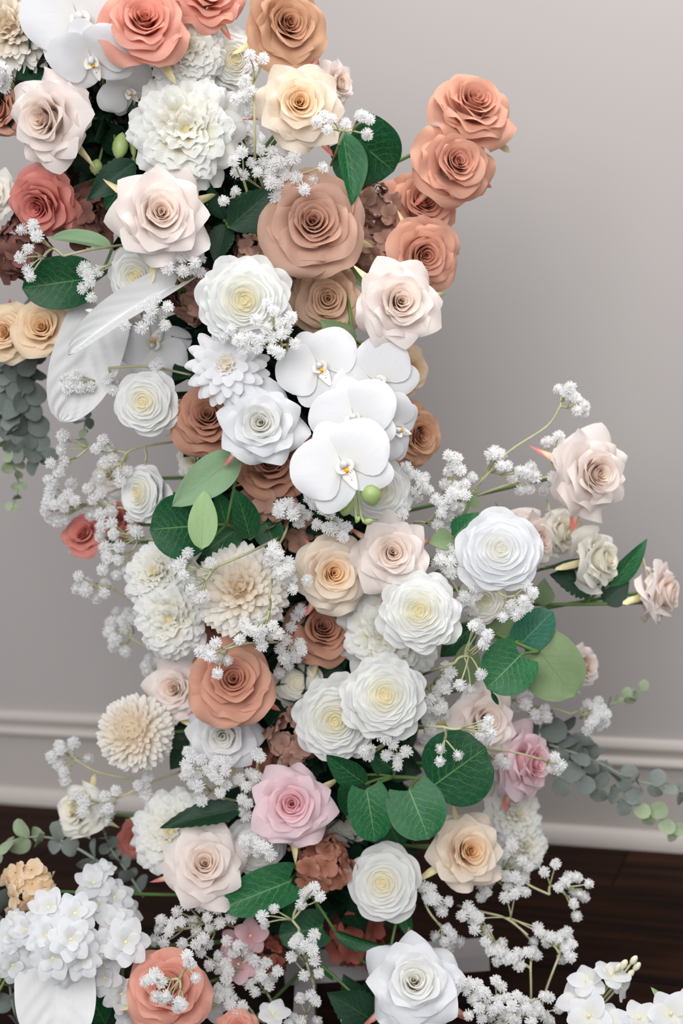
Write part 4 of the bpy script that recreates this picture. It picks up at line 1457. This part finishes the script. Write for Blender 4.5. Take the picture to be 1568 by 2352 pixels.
LS('rose_leaf_sprig', 'serrated dark rose leaves between the large blush and dusty tan roses', 'leaves', [(540, 580, 4), (528, 530, 9), (522, 515, 11)],
   [(526, 522, 632, 432, 82, 12, 13, 5, 'pointed', 'rose', 'sage', {'ser': True}), (515, 505, 475, 415, 44, 11, 12, -40, 'pointed', 'rose', 'sage', {'ser': True}),
    (520, 515, 492, 605, 58, 10, 11, 20, 'pointed', 'rose', 'sage', {'ser': True}), (560, 560, 505, 610, 60, 6, 6, 0, 'pointed', 'rose', 'sage', {'ser': True}),
    (600, 545, 600, 470, 60, 6, 7, 0, 'pointed', 'olive', 'sage', {'ser': True})], group=GR)
LS('rose_leaf_sprig', 'olive rose leaves between the tan rose and the spiky white rose', 'leaves', [(850, 800, 5), (810, 780, 11)],
   [(812, 800, 738, 735, 62, 11, 13, 10, 'pointed', 'olive', 'olive', {'ser': True}), (830, 790, 862, 815, 50, 10, 11, 0, 'pointed', 'olive', 'olive'),
    (790, 600, 840, 665, 30, 8, 9, 20, 'pointed', 'olive', 'olive')], group=GR)
LS('rose_leaf_sprig', 'serrated leaves above the big open white ranunculus at the right', 'leaves', [(1000, 1240, 6), (1050, 1225, 10)],
   [(1042, 1232, 1098, 1178, 56, 11, 12, 0, 'pointed', 'mid', 'sage', {'ser': True}), (1040, 1235, 985, 1245, 50, 11, 12, 10, 'pointed', 'olive', 'sage', {'ser': True}),
    (1075, 1160, 1095, 1140, 40, 6, 6, 0, 'pointed', 'olive', 'olive')], group=GR)
LS('rose_leaf_sprig', 'pointed dark leaves along the long stem of the right edge rose', 'leaves', [(1215, 1388, 3), (1340, 1388, 3), (1480, 1384, 3)],
   [(1400, 1345, 1488, 1242, 52, 3, 4, 25, 'pointed', 'mid', 'sage'), (1385, 1385, 1445, 1335, 62, 3, 3, 0, 'pointed', 'rose', 'sage'),
    (1375, 1340, 1265, 1320, 78, 4, 5, 0, 'pointed', 'rose', 'sage', {'ser': True}), (1380, 1305, 1262, 1298, 40, 5, 5, 40, 'pointed', 'rose', 'sage'),
    (1245, 1390, 1250, 1330, 50, 5, 6, 0, 'pointed', 'olive', 'sage', {'ser': True})], group=GR)
LS('rose_leaf_sprig', 'serrated dark leaf between the cream peony and the lowest blush rose', 'leaves', [(600, 1840, 6), (560, 1855, 10)],
   [(555, 1858, 368, 1895, 62, 11, 13, 25, 'pointed', 'rose', 'sage', {'ser': True})], group=GR)
LS('rose_leaf_sprig', 'serrated dark leaves beside the large pure white rose at the bottom', 'leaves', [(900, 2400, 12), (865, 2340, 15)],
   [(858, 2345, 755, 2282, 92, 16, 17, 0, 'pointed', 'rose', 'sage', {'ser': True}), (920, 2070, 945, 2165, 36, 9, 10, 20, 'pointed', 'mid', 'sage', {'ser': True}),
    (830, 2330, 790, 2240, 70, 12, 12, 0, 'pointed', 'rose', 'rose'), (870, 2250, 820, 2330, 50, 11, 11, 0, 'pointed', 'rose', 'rose'), (730, 2210, 768, 2255, 16, 12, 12, 0, 'pointed', 'mid', 'sage')], group=GR)
LS('rose_leaf_sprig', 'blue black rose leaves behind the left one of the overlapping white ranunculus', 'leaves', [(760, 1600, 2), (790, 1550, 6)],
   [(720, 1570, 800, 1510, 60, 6, 7, 0, 'pointed', 'rose', 'rose'), (740, 1600, 840, 1545, 60, 6, 7, 0, 'pointed', 'rose', 'rose')], group=GR)
LS('rose_leaf_sprig', 'dark rose leaves in the gap right of the pompom chrysanthemum', 'leaves', [(460, 1720, 2), (420, 1700, 4)],
   [(440, 1720, 375, 1660, 50, 4, 4, 0, 'pointed', 'rose', 'rose'), (440, 1700, 390, 1770, 56, 4, 4, 0, 'pointed', 'rose', 'rose'), (450, 1660, 395, 1700, 50, 3, 3, 0, 'pointed', 'rose', 'rose')], group=GR)
LS('rose_leaf_sprig', 'dark leaves in the bottom left corner behind the coral rose', 'leaves', [(300, 2390, 10), (250, 2330, 12)],
   [(240, 2350, 185, 2240, 70, 13, 14, 0, 'pointed', 'mid', 'sage'), (280, 2370, 215, 2290, 80, 12, 13, 0, 'pointed', 'rose', 'sage'), (300, 2330, 240, 2280, 70, 11, 11, 0, 'pointed', 'dark', 'sage')], group=GR)
LS('rose_leaf_sprig', 'small yellow green leaf above the freesia in the bottom right corner', 'leaves', [(1560, 2400, 17), (1535, 2330, 18)],
   [(1530, 2320, 1498, 2268, 26, 18, 18, 30, 'pointed', 'pale', 'pale')], group=GR)

# gypsophila sprigs
G_ = gyp
G_('upright gypsophila sprig left of the cream rose with yellow heart', (585, 420, 8), [(574, 126), (605, 131), (578, 149), (564, 182), (574, 207), (539, 228), (558, 222), (568, 240), (566, 263), (556, 190)], 16, joints=[(585, 330, 15), (583, 200, 15)])
G_('broad gypsophila cluster above the large dusty tan rose', (600, 480, 5), [(535, 369), (556, 348), (576, 373), (597, 342), (603, 373), (558, 400), (622, 398), (626, 348), (643, 369), (638, 423), (634, 452), (539, 440), (512, 462), (617, 402), (630, 375), (655, 344), (675, 362), (657, 402), (682, 408), (621, 420), (641, 433), (700, 435), (722, 413), (744, 384), (635, 455), (590, 395), (660, 375), (540, 395)], 14)
G_('gypsophila sprig lying on the cream rose with yellow heart', (760, 380, 8), [(726, 279), (760, 270), (751, 297), (795, 283), (838, 268), (845, 310), (829, 264), (742, 262), (850, 272)], 19, joints=[(790, 300, 17)])
G_('gypsophila sprig in front of the salmon pink rose and burgundy hydrangea', (285, 562, 8), [(46, 526), (79, 528), (83, 541), (64, 570), (44, 590), (60, 622), (68, 636), (76, 515)], 15, joints=[(200, 575, 13), (145, 588, 14)])
G_('gypsophila sprig hanging right of the large round dark leaf', (275, 600, 8), [(193, 611), (224, 622), (201, 632), (205, 648), (189, 663), (209, 684), (186, 622)], 13, joints=[(232, 615, 12)])
G_('gypsophila bunch tucked under the large blush rose with a cream heart', (440, 670, 8), [(417, 588), (460, 592), (408, 607), (441, 619), (460, 624), (385, 615), (435, 576), (420, 622), (398, 598), (447, 603)], 15)
G_('gypsophila sprig lying over the folded white anthurium', (330, 640, 9), [(359, 686), (386, 704), (348, 711), (328, 706), (344, 731), (325, 754), (379, 748), (286, 748), (350, 695), (370, 720)], 16)
G_('gypsophila sprig covering the lower right of the big round ranunculus', (640, 830, 10), [(614, 695), (628, 712), (587, 735), (610, 753), (645, 740), (529, 757), (556, 753), (574, 775), (596, 780), (547, 780), (650, 766), (670, 728), (657, 753), (625, 773), (677, 788), (623, 802), (641, 811), (510, 775), (590, 800), (560, 798)], 20)
G_('gypsophila sprig reaching left beside the lone ivory ranunculus', (440, 862, 6), [(367, 834), (174, 859), (166, 880), (141, 869), (191, 875), (205, 890), (153, 890), (245, 867), (269, 880), (259, 898), (180, 892), (355, 840)], 9, joints=[(340, 842, 8), (250, 845, 9)])
G_('airy gypsophila sprig spreading left below the lone ivory ranunculus', (440, 1010, 3), [(141, 998), (145, 1012), (137, 1033), (145, 1060), (114, 1064), (133, 1085), (108, 1103), (234, 1008), (218, 1029), (245, 1027), (255, 1054), (272, 1091), (286, 1087), (294, 1083), (274, 1108), (334, 1105), (228, 1097), (230, 1030), (240, 1060)], 5, joints=[(330, 1025, 4), (290, 1040, 5)])
G_('dense gypsophila sprig left of the side seen ivory ranunculus', (380, 1170, 0), [(112, 1128), (155, 1134), (110, 1145), (145, 1166), (102, 1174), (129, 1199), (112, 1190), (230, 1130), (211, 1147), (249, 1155), (255, 1176), (193, 1170), (230, 1182), (160, 1110), (125, 1160), (150, 1195), (120, 1112), (142, 1145), (172, 1150), (200, 1120), (205, 1185), (105, 1158)], 1, joints=[(290, 1170, 1)])
G_('gypsophila sprig right of the small salmon red rose at far left', (400, 1250, 1), [(232, 1207), (259, 1226), (226, 1232), (240, 1255), (270, 1255), (315, 1220), (307, 1236), (258, 1227), (245, 1283), (233, 1310), (266, 1324), (284, 1312), (270, 1287), (305, 1212), (255, 1200), (300, 1185)], 3, joints=[(330, 1235, 3)])
G_('small gypsophila tip against the wall at far left', (345, 1400, 1), [(179, 1322), (197, 1341), (173, 1353), (195, 1357), (220, 1378), (241, 1341), (239, 1362)], 2, joints=[(300, 1378, 1), (255, 1350, 2)])
G_('blurred gypsophila sprig left of the white peony before the wall', (400, 1500, -2), [(253, 1428), (266, 1403), (295, 1407), (309, 1422), (282, 1424), (289, 1440), (249, 1453), (257, 1486), (287, 1498), (303, 1449), (262, 1470)], -5, joints=[(345, 1490, -3), (300, 1465, -4)])
G_('faint gypsophila sprig low behind the blush rose left of the lower terracotta rose', (400, 1560, -2), [(340, 1510), (352, 1530), (335, 1542), (362, 1515), (345, 1555), (330, 1528)], -5)
G_('gypsophila sprig along the left side of the large middle chrysanthemum', (640, 1235, 10), [(430, 1268), (407, 1304), (419, 1320), (438, 1337), (436, 1355), (457, 1372), (471, 1370), (440, 1382), (483, 1291), (475, 1320), (415, 1290), (450, 1350), (395, 1300)], 17, joints=[(570, 1270, 16), (500, 1300, 17)])
G_('gypsophila sprig along the right side of the large middle chrysanthemum', (660, 1210, 10), [(622, 1266), (614, 1287), (635, 1295), (662, 1291), (655, 1312), (651, 1333), (670, 1333), (674, 1355), (707, 1335), (642, 1320), (628, 1255), (640, 1275), (665, 1310)], 17)
G_('gypsophila sprig hanging over the bottom of the large middle chrysanthemum', (625, 1330, 16), [(593, 1426), (568, 1445), (626, 1436), (602, 1449), (639, 1457), (593, 1465), (602, 1486), (550, 1470), (610, 1420), (580, 1430), (620, 1465), (560, 1430), (585, 1450)], 18, joints=[(618, 1370, 18)])
G_('gypsophila sprig lying on the lower terracotta rose', (640, 1475, 10), [(494, 1476), (459, 1496), (481, 1507), (523, 1521), (498, 1548), (498, 1517), (550, 1468), (476, 1490), (510, 1505)], 18, joints=[(570, 1478, 17), (520, 1490, 18)])
G_('gypsophila cluster between the lower terracotta rose and the deep brown rose', (710, 1450, 4), [(643, 1490), (664, 1476), (676, 1486), (651, 1515), (670, 1505), (693, 1494), (662, 1528), (639, 1548), (655, 1470), (690, 1478), (680, 1510), (668, 1440), (690, 1400), (680, 1415)], 11)
G_('flat gypsophila cluster on the brown hydrangea under the orchids', (720, 1180, 8), [(641, 1161), (663, 1156), (686, 1170), (650, 1179), (672, 1183), (704, 1183), (686, 1201), (655, 1165), (675, 1168), (640, 1175)], 14)
G_('gypsophila sprig left of the green orchid buds', (810, 1230, 8), [(726, 1205), (708, 1143), (730, 1152), (753, 1152), (757, 1179), (750, 1210), (775, 1201), (797, 1210), (788, 1232), (720, 1158), (765, 1160), (740, 1170), (762, 1215), (780, 1215)], 15)
G_('gypsophila sprig right of the white ranunculus behind the orchid buds', (900, 1200, 6), [(932, 1069), (955, 1089), (970, 1106), (957, 1127), (983, 1123), (940, 1085), (975, 1095), (930, 1165), (925, 1180), (960, 1140)], 11)
G_('dense gypsophila column right of the orchid buds', (950, 1200, 5), [(1030, 1044), (1049, 1050), (1030, 1080), (1058, 1078), (1023, 1110), (1045, 1114), (1070, 1110), (1049, 1135), (1070, 1135), (1030, 1144), (1058, 1165), (1023, 1174), (1013, 1180), (1006, 1206), (1023, 1221), (1000, 1146), (1032, 1186), (1087, 1095), (1040, 1065), (1058, 1120), (1038, 1128), (1018, 1160), (1042, 1160)], 10)
G_('tall gypsophila sprig reaching highest against the wall at the right', (1000, 1190, 4), [(1281, 890), (1309, 888), (1322, 910), (1326, 944), (1343, 944), (1309, 905), (1345, 931), (1332, 920), (1300, 900)], 6, joints=[(1100, 1110, 5), (1165, 1040, 6), (1255, 980, 6), (1285, 935, 6)])
G_('gypsophila sprig below the tall one, left of the large right facing blush rose', (1020, 1180, 3), [(1139, 1033), (1151, 1040), (1132, 1054), (1151, 1069), (1166, 1069), (1222, 1071), (1194, 1082), (1179, 1097), (1207, 1101), (1230, 1095), (1198, 1127), (1219, 1123), (1145, 1045), (1128, 1040), (1210, 1085)], 6, joints=[(1090, 1125, 5)])
G_('small gypsophila sprig touching the left side of the large right facing blush rose', (1090, 1140, 2), [(1256, 1012), (1285, 999), (1292, 1014), (1280, 1008), (1294, 1025), (1270, 1095), (1288, 1132), (1245, 1130), (1260, 1115)], 3, joints=[(1180, 1110, 3), (1262, 1095, 3)])
G_('gypsophila sprig between the blush rose and the big open white ranunculus', (985, 1330, 6), [(1032, 1259), (1019, 1280), (1023, 1302), (1038, 1316), (1004, 1293), (1045, 1270), (1015, 1265), (1010, 1285), (1035, 1290)], 12)
G_('gypsophila sprig on the small ivory ranunculus at the right', (1030, 1330, 6), [(1089, 1349), (1060, 1382), (1072, 1394), (1065, 1370), (1095, 1365), (1080, 1380), (1085, 1400)], 13)
G_('gypsophila sprig under the big open white ranunculus at the right', (1080, 1340, 9), [(1211, 1345), (1226, 1361), (1201, 1380), (1213, 1394), (1176, 1390), (1163, 1411), (1184, 1415), (1153, 1419), (1195, 1405), (1220, 1372), (1170, 1398)], 16, joints=[(1130, 1355, 14), (1160, 1370, 15)])
G_('gypsophila sprig with drooping tips left of the heart shaped dark leaf', (970, 1550, 7), [(1085, 1436), (1103, 1442), (1120, 1456), (1112, 1477), (1095, 1430), (1118, 1465), (1106, 1550), (1056, 1575), (1079, 1589)], 17, joints=[(1045, 1522, 15)])
G_('gypsophila column right of the overlapping white ranunculus', (950, 1560, 5), [(1027, 1558), (1010, 1585), (1025, 1583), (987, 1606), (1010, 1616), (983, 1629), (1004, 1633), (979, 1653), (989, 1674), (1020, 1640), (975, 1699), (1018, 1625), (1000, 1600), (1015, 1570), (1025, 1530), (1035, 1545), (1000, 1650)], 11)
G_('gypsophila sprig hanging below the overlapping white ranunculus', (895, 1660, 9), [(886, 1695), (904, 1709), (933, 1726), (915, 1743), (888, 1736), (913, 1761), (868, 1685), (845, 1735), (850, 1720), (835, 1725)], 16)
G_('gypsophila sprig lying on the very large round dark leaf', (930, 1665, 9), [(1010, 1724), (1010, 1751), (1054, 1738), (1105, 1689), (1122, 1672), (1124, 1701), (1130, 1682), (1124, 1653), (1112, 1665)], 20, joints=[(1020, 1670, 19)])
G_('small gypsophila sprig in front of the side seen pink rose', (1110, 1720, 8), [(1279, 1749), (1262, 1770), (1281, 1770), (1150, 1745), (1160, 1755), (1275, 1738), (1290, 1757), (1140, 1758)], 11, joints=[(1180, 1728, 11), (1245, 1745, 11)])
G_('compact gypsophila cluster against the wall at the right above the eucalyptus', (1180, 1615, 1), [(1351, 1616), (1376, 1608), (1357, 1641), (1374, 1641), (1393, 1641), (1357, 1662), (1378, 1666), (1345, 1633), (1390, 1658), (1349, 1678), (1367, 1626), (1365, 1652), (1385, 1625)], 4, joints=[(1260, 1625, 3), (1310, 1640, 4)])
G_('gypsophila sprig behind the large olive leaf at the right', (1150, 1600, 2), [(1208, 1618), (1254, 1629), (1258, 1650), (1237, 1654), (1200, 1605), (1230, 1640), (1215, 1600), (1190, 1625)], 4)
G_('gypsophila sprig before the baseboard at far left', (340, 1795, 1), [(135, 1710), (168, 1705), (139, 1722), (160, 1726), (116, 1737), (133, 1747), (131, 1757), (145, 1774), (149, 1795), (207, 1742), (128, 1735)], 1, joints=[(230, 1775, 1), (175, 1745, 1)])
G_('gypsophila sprig over the side seen ivory rose at the lower left', (420, 1770, 2), [(174, 1822), (191, 1842), (189, 1865), (238, 1828), (265, 1815), (247, 1857), (232, 1865), (245, 1890), (201, 1878), (315, 1803), (332, 1799), (332, 1822), (338, 1782), (338, 1838), (250, 1870), (225, 1845), (258, 1842)], 6, joints=[(340, 1800, 5), (280, 1830, 6)])
G_('gypsophila cluster under the white rose at the lower left', (560, 1840, 6), [(431, 1724), (460, 1743), (427, 1753), (421, 1780), (439, 1799), (454, 1807), (454, 1776), (477, 1766), (489, 1782), (502, 1745), (518, 1749), (518, 1770), (502, 1790), (520, 1803), (506, 1820), (464, 1840), (440, 1735), (430, 1768), (490, 1758), (445, 1795)], 13)
G_('gypsophila sprig above the pale pink rose', (570, 1870, 6), [(589, 1730), (574, 1774), (589, 1782), (549, 1790), (564, 1807), (580, 1803), (556, 1836), (564, 1873), (598, 1738), (595, 1790), (570, 1845), (550, 1860)], 11)
G_('gypsophila sprig on the ivory ranunculus right of the lowest blush rose', (630, 1900, 9), [(560, 1931), (580, 1925), (574, 1946), (597, 1944), (622, 1965), (590, 1958), (605, 1925), (565, 1955), (612, 1950), (585, 1935)], 15)
G_('forked gypsophila sprig in front of the rust hydrangea', (690, 2180, 10), [(722, 2037), (699, 2051), (736, 2059), (693, 2076), (628, 2086), (601, 2105), (605, 2124), (710, 2045)], 17, joints=[(686, 2132, 16)])
G_('gypsophila bunch on the dark leaves at the bottom middle', (725, 2320, 10), [(722, 2146), (686, 2153), (674, 2165), (690, 2177), (713, 2165), (717, 2182), (668, 2196), (722, 2206), (697, 2240), (732, 2235), (680, 2160), (700, 2170)], 17, joints=[(720, 2260, 14)])
G_('gypsophila spray above the bottom coral rose, left part', (545, 2130, 8), [(404, 2093), (427, 2076), (439, 2115), (415, 2117), (369, 2113), (361, 2136), (386, 2140), (448, 2140), (352, 2161), (375, 2165), (417, 2169), (448, 2169), (477, 2169), (460, 2082), (475, 2107), (498, 2086), (504, 2120), (531, 2107), (480, 2130), (395, 2120), (465, 2155)], 14)
G_('gypsophila spray right of the bottom coral rose', (640, 2340, 9), [(520, 2159), (556, 2178), (535, 2186), (568, 2194), (585, 2205), (612, 2211), (597, 2223), (518, 2211), (460, 2186), (479, 2217), (502, 2223), (524, 2231), (518, 2248), (589, 2244), (609, 2252), (638, 2231), (618, 2265), (572, 2260), (585, 2279), (545, 2170), (500, 2195), (625, 2245), (600, 2240)], 14)
G_('gypsophila sprig draped over the bottom coral rose', (440, 2190, 20), [(431, 2194), (442, 2215), (352, 2234), (332, 2254), (369, 2258), (346, 2248), (357, 2290), (373, 2298), (390, 2298), (410, 2302), (406, 2318), (450, 2248), (420, 2310), (362, 2246), (380, 2290), (432, 2208)], 26, joints=[(428, 2222, 25)])
G_('gypsophila sprig at the bottom edge right of the coral rose', (610, 2350, 12), [(522, 2269), (502, 2290), (527, 2306), (556, 2310), (543, 2329), (531, 2290), (543, 2339), (518, 2280), (500, 2270), (560, 2330), (535, 2315)], 16)
G_('lone gypsophila tips at the bottom edge below the forked sprig', (700, 2390, 14), [(690, 2345), (672, 2338), (708, 2350), (690, 2290), (715, 2285), (727, 2300), (660, 2352), (730, 2345)], 15)
G_('gypsophila sprig hanging left of the cream rose with apricot heart', (950, 1990, 6), [(970, 2034), (981, 2051), (1001, 2065), (1031, 2071), (1016, 2095), (990, 2040), (1029, 2133), (998, 2154), (1038, 2159), (1058, 2165), (1029, 2181), (1040, 2148), (1020, 2165), (985, 2065), (1010, 2080)], 11, joints=[(978, 2080, 11), (1005, 2120, 11)])
G_('gypsophila cluster under the cream rose with apricot heart', (1060, 2010, 4), [(1161, 2012), (1183, 2014), (1207, 2016), (1167, 2038), (1192, 2045), (1209, 2049), (1108, 2036), (1104, 2062), (1119, 2051), (1148, 1988), (1195, 2020), (1140, 2000), (1125, 2025), (1200, 1975), (1215, 1990), (1160, 1960), (1175, 1940), (1145, 1970)], 8)
G_('curved gypsophila sprig highest over the dark floor at the right', (1170, 2000, 5), [(1249, 2001), (1275, 1983), (1299, 2025), (1284, 2038), (1328, 2014), (1354, 2029), (1319, 2054), (1345, 2062), (1319, 2076), (1334, 2056), (1325, 2108), (1310, 2012)], 9, joints=[(1215, 2033, 8), (1262, 2055, 9)])
G_('gypsophila sprig in the middle over the dark floor at the right', (1236, 2345, 13), [(1238, 2139), (1264, 2150), (1288, 2144), (1303, 2137), (1292, 2165), (1314, 2168), (1253, 2165), (1312, 2198), (1290, 2207), (1307, 2152), (1278, 2155), (1300, 2180)], 11, joints=[(1252, 2280, 12), (1268, 2235, 12), (1285, 2192, 11)])
G_('gypsophila sprig left over the dark floor, right of the bottom white rose', (1215, 2365, 13), [(1088, 2133), (1117, 2133), (1099, 2106), (1073, 2080), (1060, 2102), (1113, 2161), (1152, 2163), (1124, 2183), (1145, 2185), (1163, 2203), (1189, 2187), (1213, 2185), (1235, 2192), (1192, 2218), (1139, 2207), (1085, 2095), (1160, 2190), (1225, 2180), (1130, 2172), (1175, 2200)], 12, joints=[(1219, 2290, 13), (1218, 2225, 13)])
G_('long arched gypsophila sprig crossing the gap over the dark floor', (1050, 2080, 5), [(1236, 2132), (1252, 2150), (1228, 2165), (1160, 2060), (1182, 2052), (1085, 2110)], 10, joints=[(1110, 2095, 8), (1163, 2110, 9), (1212, 2148, 10)])
G_('dense gypsophila mat at the bottom edge right of the bottom white rose', (1120, 2420, 14), [(1056, 2251), (1077, 2255), (1069, 2273), (1095, 2260), (1047, 2246), (1086, 2295), (1075, 2332), (1099, 2315), (1113, 2277), (1139, 2251), (1152, 2264), (1117, 2308), (1143, 2295), (1165, 2290), (1187, 2286), (1205, 2299), (1231, 2304), (1249, 2286), (1262, 2291), (1284, 2317), (1126, 2334), (1161, 2326), (1196, 2321), (1222, 2330), (1253, 2334), (1152, 2343), (1187, 2345), (1130, 2320), (1175, 2310), (1210, 2315), (1240, 2318), (1105, 2340), (1265, 2345), (1220, 2350), (1175, 2340), (1145, 2312), (1120, 2290), (1100, 2280)], 18)
G_('gypsophila sprig cut by the left edge below the corner chrysanthemum', (60, 210, 6), [(2, 155), (12, 188), (-8, 170), (8, 200), (-4, 185), (15, 172)], 14)

# ------------------------------------------------------------------ dark greenery bound round the stand (nobody could count it)
rng = random.Random(99)
V, Fc, U = [], [], []
prof_leaf = [(0, .03), (.25, .30), (.5, .36), (.75, .24), (1, .02)]
AXL = AX[8:]
for k in range(2600):
    a = AXL[rng.randrange(len(AXL))]
    if a.z < .10:
        continue
    ang = rng.random() * 2 * PI
    rad = rng.uniform(.01, .075)
    p = a + Vector((math.cos(ang) * rad, math.sin(ang) * rad * .8, rng.uniform(-.02, .02)))
    d = Vector((math.cos(ang) + rng.uniform(-.7, .7), math.sin(ang) + rng.uniform(-.7, .7), rng.uniform(-.8, .5))).normalized()
    n = Vector((rng.uniform(-1, 1), rng.uniform(-1, .2), rng.uniform(-.2, 1))).normalized()
    s = d.cross(n)
    if s.length < .1:
        continue
    s.normalize()
    n = s.cross(d)
    L = rng.uniform(.03, .055)
    o = len(V)
    for t, w in prof_leaf:
        for q in (-1, 0, 1):
            V.append(p + d * (L * t) + s * (L * w * q) + n * (L * .15 * abs(q) - L * .2 * t * t))
            U.append((q, t))
    for i in range(4):
        for q in range(2):
            b0 = o + i * 3 + q
            Fc.append((b0, b0 + 1, b0 + 4, b0 + 3))
gr = link('greenery', new_mesh('greenery', V, Fc, LEAF['rose'], U))
gr['label'] = 'dark green leaf garland wound round the stand between the flowers'
gr['category'] = 'greenery'
gr['kind'] = 'stuff'
